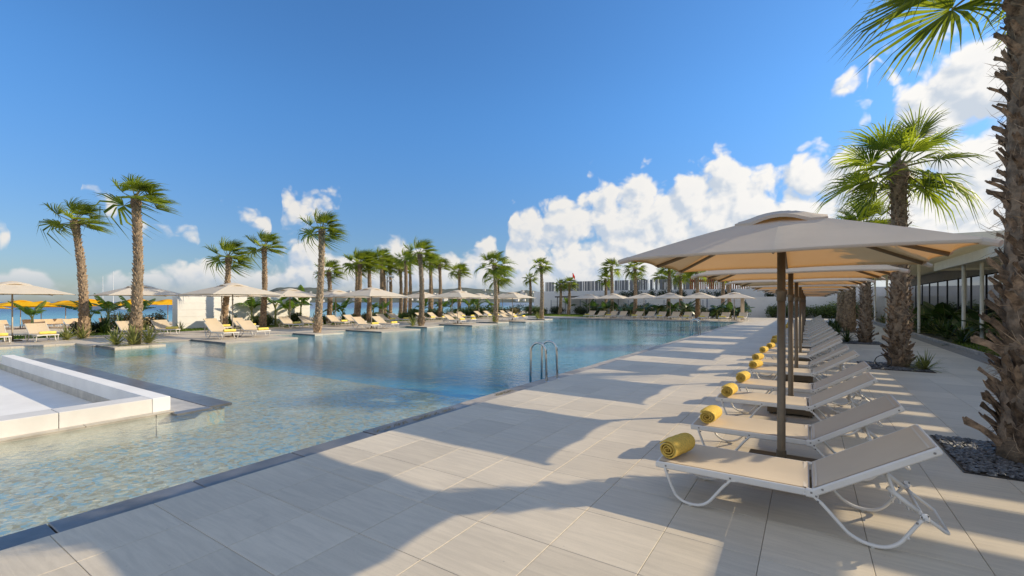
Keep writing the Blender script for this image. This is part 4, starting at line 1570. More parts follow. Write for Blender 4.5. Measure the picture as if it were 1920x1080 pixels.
# ------------------------------------------------------------------ low plants
def sword_plant(n, h, seed, spread=0.8, wd=0.02):
    r = random.Random(seed)
    m = MB()
    for i in range(n):
        az = i * 2.39996 + r.uniform(-0.3, 0.3)
        inc = lerp(1.45, 0.25, (i / n) ** 0.8) + r.uniform(-0.15, 0.15)
        L_ = h * r.uniform(0.75, 1.1)
        u = Vector((cos(az) * cos(inc), sin(az) * cos(inc), sin(inc)))
        s = Vector((-sin(az), cos(az), 0))
        w_ = wd * r.uniform(0.8, 1.3)
        vs = []
        for t, k in ((0, 0.7), (0.35, 1.0), (0.7, 0.75), (1.0, 0)):
            p = u * (L_ * t) + Vector((0, 0, -1)) * (spread * 0.35 * L_ * t * t * cos(inc)) + Vector((0, 0, 0.02))
            if k:
                vs += [p - s * w_ * k + Vector((0, 0, 0.25 * w_)), p, p + s * w_ * k + Vector((0, 0, 0.25 * w_))]
            else:
                vs.append(p)
        m.add(vs, [(0, 1, 4, 3), (1, 2, 5, 4), (3, 4, 7, 6), (4, 5, 8, 7), (6, 7, 9), (7, 8, 9)])
    return m


SW = [sword_plant(46, 0.72, s, 0.9, 0.022).mesh('sword_plant', M['spiky']) for s in range(3)]
SWD = [sword_plant(40, 0.75, s + 9, 1.3, 0.03).mesh('sword_plant', M['cycad']) for s in range(3)]


def sword(x, y, z, s, label, group, dark=False):
    put('sword_plant', (SWD if dark else SW)[rnd.randrange(3)], None, (x, y, z), rz=rnd.uniform(0, 6.28), scale=s, label=label, cat='plant', group=group)


def paddle(L_, W_, droop, seed, torn=0.5):
    """banana-type leaf: stalk, midrib, blade split into strips by the wind"""
    r = random.Random(seed)
    m = MB()
    n = 12

    def mid(t):
        return Vector((L_ * (0.25 * t + 0.30 * t * t), 0, L_ * (0.95 * t - droop * t * t)))

    stalk = 0.25
    for i in range(n):
        t0, t1 = lerp(stalk, 1.0, i / n), lerp(stalk, 1.0, (i + 1) / n)
        p0, p1 = mid(t0), mid(t1)
        for sd in (-1, 1):
            lift = r.uniform(-0.30, 0.10) * torn
            w0 = W_ * sin(pi * min(1, 0.12 + 0.86 * (i / n))) ** 0.6
            w1 = W_ * sin(pi * min(1, 0.12 + 0.86 * ((i + 1) / n))) ** 0.6 if i < n - 1 else 0.02
            gap = 0.0 if r.random() > torn else r.uniform(0.1, 0.35)
            e0 = p0 + Vector((0.12 * W_, sd * w0, w0 * (-0.25 + lift)))
            e1 = p1 + Vector((0.12 * W_, sd * w1, w1 * (-0.25 + lift)))
            e1 = e1.lerp(e0, gap)
            m0, m1 = p0.lerp(e0, 0.5) + Vector((0, 0, 0.05 * W_)), p1.lerp(e1, 0.5) + Vector((0, 0, 0.05 * W_))
            m.add([p0, m0, e0, p1, m1, e1], [(0, 1, 4, 3), (1, 2, 5, 4)], 0)
    m.tube([mid(t) for t in (0, 0.2, 0.45, 0.7, 1.0)], [0.028, 0.02, 0.015, 0.010, 0.004], 4, caps=False, m=1)
    return m


PADS = [paddle(1.7, 0.24, d, s).mesh('leaf', [M['banana'], M['stem']]) for s, d in enumerate((0.15, 0.4, 0.65, 0.85, 0.5))]
PADD = [paddle(1.35, 0.27, d, s + 20, 0.12).mesh('leaf', [M['banana_dark'], M['stem']]) for s, d in enumerate((0.25, 0.5, 0.8, 0.95))]
STEM = MB().tube([(0, 0, 0), (0.01, 0.01, 0.5), (0, 0.02, 1.0)], [0.085, 0.07, 0.045], 8).mesh('stem', M['stem'], True)


def banana(x, y, z, hs, ls, n, label, group, dark=False, seed=0):
    r = random.Random(seed)
    t = thing('banana_plant' if not dark else 'broad_leaf_plant', (x, y, z), r.uniform(0, 6), label=label, cat='plant', group=group)
    st = put('stem', STEM, t, (0, 0, 0), scale=(1, 1, hs))
    for i in range(n):
        o = put('leaf', (PADD if dark else PADS)[r.randrange(4 if dark else 5)], t, (0, 0, hs * r.uniform(0.82, 1.0)))
        o.rotation_euler = (r.uniform(-0.2, 0.2), r.uniform(-0.1, 0.5) * (i / n), i * 2.39996 + r.uniform(-0.3, 0.3))
        o.scale = (ls * r.uniform(0.8, 1.1),) * 3
    return t


def leaf_cloud(blobs, n, size, seed):
    """foliage: leaf-sized faces spread through several uneven lobes"""
    r = random.Random(seed)
    m = MB()
    tot = sum(b_[3] * b_[4] for b_ in blobs)
    for (bx, by, bz, rx, rz_) in blobs:
        for _ in range(int(n * rx * rz_ / tot)):
            d = Vector((r.gauss(0, 1), r.gauss(0, 1), r.gauss(0, 1))).normalized()
            q = r.random() ** 0.45
            lump = 1 + 0.35 * noise.noise((d.x * 2.2 + bx * 3, d.y * 2.2 + by, d.z * 2.2 + seed))
            p = Vector((bx + d.x * rx * q * lump, by + d.y * rx * q * lump, bz + d.z * rz_ * q * lump))
            if p.z < 0.02:
                p.z = abs(p.z) * 0.4 + 0.02
            a = (d + Vector((r.gauss(0, 0.6), r.gauss(0, 0.6), r.gauss(0, 0.6)))).normalized()
            u = a.orthogonal().normalized()
            rot = Matrix.Rotation(r.uniform(0, 6.28), 3, a)
            u = rot @ u
            v = a.cross(u)
            s = size * r.uniform(0.6, 1.3)
            m.add([p - u * s, p + v * s * 0.42, p + u * s, p - v * s * 0.42], [(0, 1, 2, 3)])
    return m


def bush(x, y, z, blobs, n, size, mt, label, group, seed, name='bush'):
    t = thing(name, (x, y, z), 0, label=label, cat='bush', group=group)
    leaf_cloud(blobs, n, size, seed).build('foliage', mt, t, kind='stuff')
    sm = MB()
    r = random.Random(seed)
    for (bx, by, bz, rx, rz_) in blobs:
        sm.tube([(bx * 0.4, by * 0.4, 0), (bx * 0.8, by * 0.8, bz * 0.5), (bx, by, bz)], [0.03, 0.022, 0.01], 5)
    sm.build('stems', M['trunk'], t, kind='stuff')
    return t


def ring_label(base, k, n):
    return base % ('leftmost' if k == 0 else ORDL[k] + ' from left')


# beach-side planting strip
ban = [(-31.5, 7.9, 1.1, 1.0), (-35.0, 9.6, 1.2, 1.0), (-33.5, 10.4, 1.0, 1.05), (-32.4, 16.6, 1.3, 1.15), (-31.9, 18.0, 1.5, 1.2), (-32.1, 19.2, 1.2, 1.1), (-32.6, 20.4, 1.5, 1.2), (-31.9, 22.8, 1.0, 0.95),
       (-32.3, 23.9, 1.1, 1.0), (-32.2, 27.0, 1.2, 1.1), (-32.8, 28.6, 1.0, 0.95), (-31.8, 32.8, 1.1, 1.1), (-32.0, 35.8, 1.2, 1.1), (-32.2, 37.4, 1.4, 1.2), (-31.8, 40.0, 1.3, 1.15), (-32.3, 42.0, 1.2, 1.1),
       (-37.5, 6.9, 0.9, 1.0), (-31.9, 44.6, 1.3, 1.1), (-26.6, 54.9, 1.2, 1.1), (-24.2, 55.6, 1.0, 1.0)]
ban.sort(key=lambda q: bearing(q[0], q[1]))
for k, (x, y, hs, ls) in enumerate(ban):
    banana(x, y, -0.12, hs, ls, 7, ring_label('banana plant in the beach-side planting, %s of the banana plants', k, 0), 'banana plants in the beach-side planting', seed=300 + k)
r_ = random.Random(5)
sp = []
for (x, y) in ((-27.9, 6.2), (-28.2, 6.8), (-22.3, 6.35), (-22.2, 7.35), (-22.0, 6.8), (-31.6, 12.0), (-31.4, 10.2), (-30.9, 15.0), (-30.9, 17.7), (-30.9, 19.6), (-31.2, 26.2), (-23.0, 22.7), (-31.0, 28.2), (-31.2, 31.8), (-22.0, 31.0), (-22.4, 39.0), (-31.0, 37.0)):
    sp.append((x, y))
sp.sort(key=lambda q: bearing(*q))
for k, (x, y) in enumerate(sp):
    sword(x, y, 0.014 if x > -24 else -0.05, r_.uniform(0.95, 1.25) if x > -29 else 0.9, ring_label('yellow-green sword-leaved plant on the beach side, %s of them', k, 0), 'sword-leaved plants on the beach side')
cy = [(-32.0, 8.6), (-32.5, 9.4), (-31.0, 14.6), (-31.6, 20.9), (-31.2, 23.2), (-31.6, 29.6), (-31.6, 33.6), (-31.3, 39.0)]
cy.sort(key=lambda q: bearing(*q))
for k, (x, y) in enumerate(cy):
    sword(x, y, -0.05, r_.uniform(1.3, 1.8), ring_label('dark green arching cycad on the beach side, %s of the cycads', k, 0), 'cycads on the beach side', dark=True)
bsh = [(-32.6, 8.0, 0.55, 'bush_dark'), (-36.0, 10.9, 0.85, 'dry_bush'), (-34.6, 11.6, 0.85, 'dry_bush'), (-32.0, 21.6, 0.55, 'bush'), (-31.8, 24.6, 0.5, 'bush'), (-32.6, 26.4, 0.6, 'bush_dark'), (-32.0, 30.4, 0.6, 'bush'),
       (-32.6, 34.4, 0.75, 'bush_dark'), (-32.2, 38.2, 0.8, 'bush'), (-31.8, 41.0, 0.7, 'bush_dark'), (-33.0, 43.5, 0.9, 'bush'), (-31.0, 45.8, 0.9, 'bush_dark'), (-28.6, 49.5, 0.9, 'bush'), (-29.6, 53.0, 0.8, 'bush_dark'), (-30.8, 47.6, 0.8, 'dry_bush'), (-32.8, 36.0, 0.9, 'bush'), (-33.0, 39.6, 1.0, 'bush_dark'), (-33.4, 42.4, 1.0, 'bush'),
       (-33.2, 28.0, 0.7, 'bush'), (-32.8, 32.4, 0.8, 'bush'), (-32.2, 45.0, 1.1, 'bush'), (-30.2, 51.2, 1.0, 'bush'), (-31.6, 49.4, 1.1, 'bush_dark'), (-32.6, 17.2, 0.7, 'bush'), (-32.6, 19.9, 0.7, 'bush_dark')]
bsh.sort(key=lambda q: bearing(q[0], q[1]))
for k, (x, y, s, mt) in enumerate(bsh):
    r2 = random.Random(500 + k)
    bl_ = [(r2.uniform(-0.5, 0.5), r2.uniform(-0.7, 0.7), s * r2.uniform(0.5, 0.95), s * r2.uniform(0.5, 0.9), s * r2.uniform(0.45, 0.7)) for _ in range(5)]
    bush(x, y, -0.1, bl_, 1700, 0.08, M[mt], ring_label('rounded bush in the beach-side planting, %s of the bushes', k, 0), 'bushes in the beach-side planting', 500 + k)
# far end planting in front of the white wall
fp = [(-19.6, 49.6), (-18.4, 50.2), (-15.0, 49.2), (-13.4, 49.0), (-12.1, 50.0), (-10.6, 49.4), (-7.6, 49.0), (-6.6, 50.2), (-10.2, 47.9), (-5.4, 51.0), (-16.9, 50.6), (-22.6, 53.6)]
fp.sort(key=lambda q: bearing(*q))
for k, (x, y) in enumerate(fp):
    banana(x, y, 0.0, 0.75, 1.25, 9, ring_label('dark broad-leaved plant behind the far loungers, %s of them', k, 0), 'broad-leaved plants behind the far loungers', dark=True, seed=600 + k)
fb_ = [(-20.9, 52.0, 0.9), (-18.0, 52.6, 1.0), (-15.6, 52.0, 0.95), (-13.0, 52.2, 1.0), (-10.6, 52.5, 1.0), (-8.8, 51.4, 0.9), (-24.6, 54.2, 0.9), (-6.4, 52.4, 0.9), (-28.4, 55.0, 0.8), (-22.8, 55.2, 0.9), (-16.8, 54.0, 0.9)]
for k, (x, y, s) in enumerate(fb_):
    r2 = random.Random(700 + k)
    bl_ = [(r2.uniform(-0.9, 0.9), r2.uniform(-0.4, 0.4), s * r2.uniform(0.5, 0.9), s * r2.uniform(0.6, 1.0), s * r2.uniform(0.5, 0.8)) for _ in range(6)]
    bush(x, y, 0.0, bl_, 1800, 0.10, M['bush_dark'], 'dark bush by the wire fence at the far end, %s' % ('first of them' if k == 0 else ORD[k] + ' of them'), 'bushes by the wire fence', 700 + k)
for k, (x, y, s) in enumerate([(-2.6, 57.6, 1.0), (-0.9, 58.0, 1.15), (0.8, 57.8, 1.1), (2.5, 57.9, 1.2), (4.2, 57.6, 1.1)]):
    r2 = random.Random(720 + k)
    bl_ = [(r2.uniform(-0.9, 0.9), r2.uniform(-0.5, 0.5), s * r2.uniform(0.4, 1.1), s * r2.uniform(0.5, 0.9), s * r2.uniform(0.5, 0.8)) for _ in range(7)]
    bush(x, y, -0.1, bl_, 2400, 0.085, M['bush'], 'green bush at the end of the deck, %s' % ('leftmost of that hedge' if k == 0 else ORDL[k] + ' from left in that hedge'), 'hedge bushes at the end of the deck', 720 + k)

# pebble beds round the near palms
pm = []
for (x0, y0, x1, y1) in BEDS:
    t = thing('pebble_bed', ((x0 + x1) / 2, (y0 + y1) / 2, 0), label=None)
    k = BEDS.index((x0, y0, x1, y1))
    tag(t, 'square bed of dark slate pebbles under the %s palm by the building' % ORD[k], 'pebble bed', 'pebble beds under the palms')
    cxm, cym = (x0 + x1) / 2, (y0 + y1) / 2
    s = MB()
    s.add([(x0 - cxm, y0 - cym, 0.003), (x1 - cxm, y0 - cym, 0.003), (x1 - cxm, y1 - cym, 0.003), (x0 - cxm, y1 - cym, 0.003)], [(0, 1, 2, 3)])
    s.build('soil', M['soil'], t)
    e = MB()
    for (lo, hi) in (((x0, y0 - 0.008, 0), (x1, y0, 0.010)), ((x0, y1, 0), (x1, y1 + 0.008, 0.010)), ((x0 - 0.008, y0 - 0.008, 0), (x0, y1 + 0.008, 0.010)), ((x1, y0 - 0.008, 0), (x1 + 0.008, y1 + 0.008, 0.010))):
        e.box((lo[0] - cxm, lo[1] - cym, lo[2]), (hi[0] - cxm, hi[1] - cym, hi[2]))
    e.build('edging', M['dark_metal'], t)
    peb = MB()
    r2 = random.Random(40 + k)
    for _ in range(2400 if k == 0 else 1300 if k < 3 else 300):
        x, y = r2.uniform(x0 + 0.03, x1 - 0.03) - cxm, r2.uniform(y0 + 0.03, y1 - 0.03) - cym
        a, b2, c2 = r2.uniform(0.018, 0.042), r2.uniform(0.013, 0.026), r2.uniform(0.007, 0.016)
        q = r2.uniform(0, pi)
        Mx = Matrix.Translation((x, y, 0.012 + r2.uniform(0, 0.016))) @ Matrix.Rotation(q, 4, 'Z') @ Matrix.Rotation(r2.uniform(-0.5, 0.5), 4, 'X')
        vs = [Mx @ Vector(p) for p in ((a, 0, 0), (a * 0.5, b2, 0), (-a * 0.5, b2, 0), (-a, 0, 0), (-a * 0.5, -b2, 0), (a * 0.5, -b2, 0), (a * 0.3, 0, c2), (-a * 0.3, 0, c2))]
        peb.add(vs, [(0, 1, 6), (1, 2, 7, 6), (2, 3, 7), (3, 4, 7), (4, 5, 6, 7), (5, 0, 6)])
    peb.build('pebbles', M['pebble'], t, kind='stuff')
for k, (x, y, s) in enumerate([(2.42, 15.0, 0.75), (1.35, 23.6, 0.9), (2.35, 15.3, 0.5), (1.4, 32.0, 0.9), (1.5, 36.2, 1.0), (1.3, 40.2, 0.9), (1.25, 34.3, 0.9), (1.25, 28.2, 0.8)]):
    sword(x, y, 0.01, s, 'sword-leaved plant at the foot of the palms by the building, %s' % ('first of them' if k == 0 else ORD[k] + ' of them'), 'sword-leaved plants under the row of palms', dark=k not in (0, 2))
hz = MB()
pts = [(1.62 + 0.17 * cos(q), 15.12 + 0.05 * sin(q * 2), 0.02 + 0.15 * (1 + sin(q))) for q in [i * 0.35 for i in range(30)]]
hz.tube(pts, 0.012, 6)
hz.build('drip_hose', M['black'], label='coil of black irrigation hose at the foot of the second palm', cat='hose')
# weeds in the overflow edge
for k, (y, n) in enumerate([(7.15, 120), (5.55, 50), (4.95, 60), (4.35, 90), (5.15, 40)]):
    r2 = random.Random(900 + k)
    m = MB()
    for _ in range(n):
        x0, y0 = r2.uniform(-0.05, 0.05), r2.uniform(-0.30, 0.30) * (1 if n > 80 else 0.5)
        a = r2.uniform(0, 6.28)
        hh = r2.uniform(0.01, 0.035)
        m.add([(x0 - 0.004, y0, 0), (x0 + 0.004, y0, 0), (x0 + 0.05 * cos(a), y0 + 0.05 * sin(a), hh)], [(0, 1, 2)])
    m.build('weed_tuft', M['dry_bush'], label='tuft of weeds in the pool edge, %s' % ('first' if k == 0 else ORD[k]) + (' and longest' if k == 0 else ' tuft along it'), cat='weeds', group='weeds in the pool edge').location = (-4.83, y, -0.028)

# ------------------------------------------------------------------ pool ladders
def ladder(y, label):
    t = thing('pool_ladder', (-4.78, y, -0.03), label=label, cat='pool ladder', group='pool ladders')
    for dy in (-0.25, 0.25):
        m = MB()
        pts = [(0.02, dy, 0.0), (0.0, dy, 0.62)] + [(-0.19 + 0.19 * cos(q), dy, 0.64 + 0.19 * sin(q)) for q in [pi * i / 10 for i in range(11)]] + [(-0.38, dy, 0.60), (-0.40, dy, -0.9)]
        m.tube(pts, 0.025, 12)
        h = m.build('handrail', M['steel'], t, smooth=True)
        f = MB()
        f.lathe([(0.0, 0.012), (0.05, 0.010), (0.055, 0.0)], 14, (0.02, dy, 0.0))
        f.build('flange', M['steel'], h, smooth=True)
    for z in (-0.25, -0.50, -0.75):
        MB().box((-0.44, -0.25, z - 0.015), (-0.36, 0.25, z + 0.015), 0.005).build('step', M['steel'], t)


ladder(8.93, 'stainless steel pool ladder at the near part of the pool edge')
ladder(25.2, 'stainless steel pool ladder farther along the pool edge')

# ------------------------------------------------------------------ building on the right
bld = thing('pavilion', (7.6, 31.0, 0.0), label='long low pavilion with tinted glass wall and dark fascia', cat='building')
BX, BY = 7.6, 31.0


def bb(name, lo, hi, mt, parent=None, ch=0.0):
    return MB().box((lo[0] - BX, lo[1] - BY, lo[2]), (hi[0] - BX, hi[1] - BY, hi[2]), ch).build(name, mt, parent or bld)


bb('wall', (7.75, 3.0, -0.2), (22.0, 60.0, 3.10), M['fascia_dark'])
bb('fascia', (7.45, 2.8, 3.10), (22.2, 60.2, 3.72), M['fascia_dark'])
bb('plinth', (7.50, 3.0, -0.2), (7.748, 60.0, 0.12), M['coping_dry'])
PW = 2.62
pane = MB().box((0, 0.03, 0), (0.02, PW - 0.03, 2.96)).mesh('pane', M['glass'])
mull = MB().box((0, -0.035, 0), (0.10, 0.035, 2.975), 0.006).mesh('mullion', M['dark_metal'])
for k in range(21):
    y = 4.0 + k * PW
    put('mullion', mull, bld, (7.60 - BX, y - BY, 0.12))
    put('pane', pane, bld, (7.64 - BX, y - BY, 0.122))

pg = thing('pergola', (5.2, 16.0, 0.0), label='cream slatted pergola on round columns in front of the pavilion', cat='pergola')
PX, PY = 5.2, 16.0


def pb(name, lo, hi, mt, parent=None, ch=0.004):
    return MB().box((lo[0] - PX, lo[1] - PY, lo[2]), (hi[0] - PX, hi[1] - PY, hi[2]), ch).build(name, mt, parent or pg)


pb('fascia_beam', (5.15, 1.0, 3.20), (5.27, 30.0, 3.58), M['pergola'])
pb('end_beam', (5.272, 29.88, 3.20), (7.45, 30.0, 3.58), M['pergola'])
pb('rear_beam', (7.30, 1.0, 3.22), (7.44, 29.87, 3.56), M['pergola'])
slat = MB().box((0, 0, 0), (2.02, 0.165, 0.11), 0.006).mesh('slat', M['pergola'])
k = 0
while True:
    y = 1.2 + 0.93 * k
    if y > 29.2:
        break
    for q in range(3):
        put('slat', slat, pg, (5.275 - PX, y + 0.172 * q - PY, 3.30))
    k += 1
col = MB().lathe([(0.11, 0.0), (0.11, 0.02), (0.062, 0.03), (0.062, 3.2), (0.0, 3.2)], 16).mesh('column', M['pergola'], True)
for (x, y) in ((5.32, 25.7), (5.58, 24.5), (5.4, 19.2), (5.5, 12.5), (5.4, 7.0)):
    put('column', col, pg, (x - PX, y - PY, 0.0))

ru = thing('roof_canopy', (4.4, 39.0, 0.0), label='upper flat roof canopy with slatted soffit beyond the pergola', cat='roof canopy')


def rb(name, lo, hi, mt, ch=0.004, parent=None):
    return MB().box((lo[0] - 4.4, lo[1] - 39, lo[2]), (hi[0] - 4.4, hi[1] - 39, hi[2]), ch).build(name, mt, parent or ru)


m = MB()
m.add([(4.10 - 4.4, 22.04 - 39, 3.90), (7.4 - 4.4, 22.04 - 39, 3.90), (7.4 - 4.4, 18.0, 3.90), (4.10 - 4.4, 18.0, 3.90)], [(0, 1, 2, 3)])
m.build('roof_sheet', M['sheet'], ru)
rb('roof_slab', (7.41, 22.04, 3.86), (12.0, 57.0, 4.10), M['pergola'])
sl2 = MB().box((0, 0, 0), (5.0, 0.10, 0.07), 0.004).mesh('soffit_slat', M['pergola'])
for k in range(140):
    put('soffit_slat', sl2, ru, (4.12 - 4.4, 22.1 + 0.249 * k - 39, 3.788))
rb('edge_board', (4.04, 22.0, 3.74), (4.10, 57.0, 4.12), M['pergola'])
rb('edge_board', (4.11, 21.97, 3.74), (12.0, 22.03, 4.12), M['pergola'])
col2 = MB().lathe([(0.11, 0.0), (0.11, 0.02), (0.065, 0.03), (0.065, 3.86), (0.0, 3.86)], 16).mesh('column', M['pergola'], True)
for (x, y) in ((4.95, 32.3), (4.75, 40.0), (4.75, 42.4), (4.8, 50.0)):
    put('column', col2, ru, (x - 4.4, y - 39, -0.02))

# planting between path and pavilion
MB().box((4.60, 2.0, -0.3), (4.72, 57.0, 0.085), 0.012).build('kerb', M['coping_dry'], kind='structure')
MB().box((4.721, 2.0, -0.3), (7.495, 57.0, 0.03)).build('planting_soil', M['soil'], kind='structure')
r_ = random.Random(77)
bp = []
for i in range(17):
    bp.append((r_.uniform(5.7, 7.0), 22.6 + i * 1.35 + r_.uniform(-0.3, 0.3)))
bp.sort(key=lambda q: -bearing(*q))
for k, (x, y) in enumerate(bp):
    banana(x, y, 0.03, r_.uniform(0.3, 0.6), r_.uniform(0.95, 1.25), 9, 'dark broad-leaved plant under the pavilion glass, %s' % ('nearest of that bed' if k == 0 else ORD[k] + ' from the camera in that bed'),
           'broad-leaved plants along the pavilion', dark=True, seed=800 + k)
bp = [(r_.uniform(4.95, 5.6), 24.5 + i * 1.55 + r_.uniform(-0.4, 0.4)) for i in range(15)]
for k, (x, y) in enumerate(bp):
    sword(x, y, 0.03, r_.uniform(1.0, 1.6), 'sword-leaved plant along the path kerb, %s' % ('nearest of them' if k == 0 else ORD[k] + ' from the camera'), 'sword-leaved plants along the kerb', dark=k % 3 != 1)
grass_sheet('kerb_grass', [(4.75, 15.5, 6.6, 25.0)], 110, 0.13, 'rough dry grass between the kerb and the pergola columns', z=0.03, seed=12)

# ------------------------------------------------------------------ walls at the far end
wl = thing('garden_wall', (-12.0, 58.4, 0.0), label='low white retaining wall behind the far palms', cat='wall')
for k in range(13):
    x0 = -34.0 + 4.0 * k
    MB().box((x0 + 12.0 + 0.004, 0.0, -0.5), (x0 + 12.0 + 3.996, 0.3, 2.28)).build('wall_panel', M['white_wall'], wl)
    for q in range(4):
        MB().box((x0 + 12.004, -0.012, 0.02 + 0.56 * q), (x0 + 15.996, -0.001, 0.56 + 0.56 * q), 0.004).build('cladding_board', M['white_wall'], wl)
MB().box((-34.0, 58.71, 1.6), (18, 61.4, 2.0)).build('terrace_planter', M['soil'], kind='structure')
uw = thing('terrace_wall', (-12.0, 61.5, 0.0), label='upper white terrace wall under the slatted screen', cat='wall')
MB().box((-24.0, 0.0, -0.4), (30.0, 0.3, 3.30), 0.01).build('wall_face', M['white_wall'], uw)
MB().box((-24.0, 0.31, 2.9), (30.0, 12.0, 3.2)).build('terrace_floor', M['white_wall'], uw)
r_ = random.Random(8)
for k, (x, s) in enumerate([(-20.5, 0.9), (-18.8, 1.0), (-17.0, 0.9), (-15.3, 1.0), (-13.2, 0.9), (-11.2, 0.9), (-8.8, 0.9), (-7.4, 0.7), (-3.2, 0.7)]):
    r2 = random.Random(740 + k)
    bl_ = [(r2.uniform(-0.9, 0.9), r2.uniform(-0.3, 0.3), s * r2.uniform(0.4, 0.9), s * r2.uniform(0.5, 0.8), s * r2.uniform(0.5, 0.9)) for _ in range(5)]
    bush(x, 60.2, 2.0, bl_, 1000, 0.09, M['bush_dark'], 'dark bush on the wall terrace, %s' % ('leftmost of them' if k == 0 else ORDL[k] + ' from left'), 'bushes on the wall terrace', 740 + k)
# slatted screen: white posts, grey and rust boards of uneven width
sc = thing('slatted_screen', (-12.0, 61.65, 3.3), label='screen of upright grey and rust slats on the terrace wall', cat='screen')
x = -34.0
r2 = random.Random(15)
sm = {}
while x < -1.0:
    rust = -13.0 < x < -6.0
    w_ = r2.choice((0.20, 0.32, 0.45)) if not rust else 0.16
    z1 = 1.42 if not rust else 1.75
    key = (w_, rust)
    if key not in sm:
        sm[key] = MB().box((0, 0, 0), (w_, 0.05, z1), 0.004).mesh('slat', M['orange_slat'] if rust else M['grey_slat'])
    put('slat', sm[key], sc, (x + 12.0, r2.uniform(-0.02, 0.05), 0.0))
    x += w_ + (0.05 if not rust else 0.09)
    if not rust and r2.random() < 0.42:
        if 'post' not in sm:
            sm['post'] = MB().box((0, 0, 0), (0.09, 0.08, 1.45), 0.004).mesh('slat', M['white_slat'])
        put('slat', sm['post'], sc, (x + 12.0, 0.0, 0.0))
        x += 0.09 + r2.choice((0.02, 0.10, 0.22))
MB().box((-1.0, 0.3, 0.95), (6.0, 0.6, 1.25)).build('canopy_beam', M['dark_metal'], sc)
# dark flat shelter roof in front of the lower wall
sh = thing('shelter_roof', (-25.5, 56.4, 0.0), label='dark flat shelter roof on slim posts against the white wall', cat='shelter')
MB().box((-3.8, -0.6, 2.30), (5.5, 1.6, 2.48), 0.01).build('roof', M['fascia_dark'], sh)
for x in (-3.5, 0.8, 5.2):
    MB().box((x - 0.04, -0.5, 0), (x + 0.04, -0.42, 2.3), 0.004).build('post', M['dark_metal'], sh)
# wire fence with blue posts
fe = thing('wire_fence', (-18.0, 56.0, 0.0), label='wire fence on blue posts in front of the white wall', cat='fence')
po = MB().box((-0.03, -0.03, 0), (0.03, 0.03, 1.95), 0.004).mesh('post', M['blue_post'])
for k in range(12):
    put('post', po, fe, (-12.0 + 2.2 * k, 0, 0))
for q in range(8):
    MB().tube([(-12.0, 0, 0.25 + 0.22 * q), (12.2, 0, 0.25 + 0.22 * q)], 0.006, 4).build('wire', M['blue_post'], fe)
# flag on the terrace
fg = thing('flag', (-29.9, 62.6, 3.3), label='red flag on a thin pole above the terrace wall', cat='flag')
MB().tube([(0, 0, 0), (0, 0, 2.8)], 0.025, 8).build('flagpole', M['lamp_white'], fg)
m = MB()
vs = []
for i in range(9):
    for j in range(5):
        t = i / 8
        vs.append((0.04 + 0.42 * t * cos(0.5), 0.06 * sin(t * 7 + j * 0.5), 2.75 - 0.60 * j / 4 - 0.42 * t * t - 0.10 * t))
m.add(vs, [(i * 5 + j, (i + 1) * 5 + j, (i + 1) * 5 + j + 1, i * 5 + j + 1) for i in range(8) for j in range(4)])
m.build('cloth', M['red'], fg, smooth=True)
# cabana curtains under the rightmost far parasol
cb = thing('cabana_curtain', (-5.2, 46.0, 0.0), label='white gathered curtain hanging beside the far right lounger', cat='curtain')
m = MB()
vs = []
for i in range(17):
    for j in range(7):
        vs.append((0.12 * cos(i * 1.1) * 0.25 + 0.02 * i, 0.05 * sin(i * 1.7), 2.05 - 2.0 * j / 6))
m.add(vs, [(i * 7 + j, (i + 1) * 7 + j, (i + 1) * 7 + j + 1, i * 7 + j + 1) for i in range(16) for j in range(6)])
m.build('cloth', M['canopy_pale'], cb, smooth=True)
MB().tube([(0.15, 0.06, 0), (0.15, 0.06, 2.1)], 0.03, 8).build('post', M['lamp_white'], cb)
# lamps
lp = thing('floodlight_post', (-33.6, 29.8, -0.1), label='black post with white floodlights among the beach-side palms', cat='lamp post')
MB().tube([(0, 0, 0), (0, 0, 4.2)], [0.06, 0.045], 10).build('post', M['black'], lp)
for q, (dx, dz) in enumerate(((0.25, 4.2), (0.45, 4.1), (0.2, 3.75))):
    MB().tube([(0, 0, dz - 0.05), (dx, dx * 0.5, dz)], 0.02, 6).build('arm', M['black'], lp)
    MB().box((dx - 0.12, dx * 0.5 - 0.1, dz - 0.04), (dx + 0.16, dx * 0.5 + 0.1, dz + 0.14), 0.03).build('floodlight', M['lamp_white'], lp)
lp = thing('lamp_post', (-10.0, 57.4, 0.0), label='short lamp post with white lantern before the far white wall', cat='lamp post')
MB().tube([(0, 0, 0), (0, 0, 3.0)], [0.06, 0.05], 10).build('post', M['blue_post'], lp)
MB().lathe([(0.05, 3.0), (0.16, 3.04), (0.19, 3.3), (0.14, 3.42), (0.0, 3.44)], 12).build('lantern', M['lamp_white'], lp, smooth=True)

# ------------------------------------------------------------------ white wall on the beach side
bw = thing('boarded_wall', (-33.0, 12.4, -0.1), label='white board-marked garden wall with palm shadows on the beach side', cat='wall')
MB().box((-0.72, 0.0, -0.3), (-0.014, 9.0, 2.14), 0.006).build('wall_core', M['white_wall'], bw)
for q in range(5):
    z = 0.0 + 0.43 * q
    MB().box((-0.013, 0.0, z + 0.004), (0.0, 9.0, z + 0.426), 0.004).build('board', M['white_wall'], bw)
    MB().box((-0.715, -0.013, z + 0.004), (-0.02, -0.001, z + 0.426), 0.004).build('board', M['white_wall'], bw)

# ------------------------------------------------------------------ far shore
hl = MB()
n = 120
vs = []
r2 = random.Random(4)


def hill_h(t):
    e = min(1, t / 0.10) * min(1, (1 - t) / 0.25)
    return 2.1 * e * (34 + 16 * noise.noise((t * 4.2, 0.3, 0)) + 8 * noise.noise((t * 14, 1.3, 0)) + 3 * noise.noise((t * 50, 5, 0)))


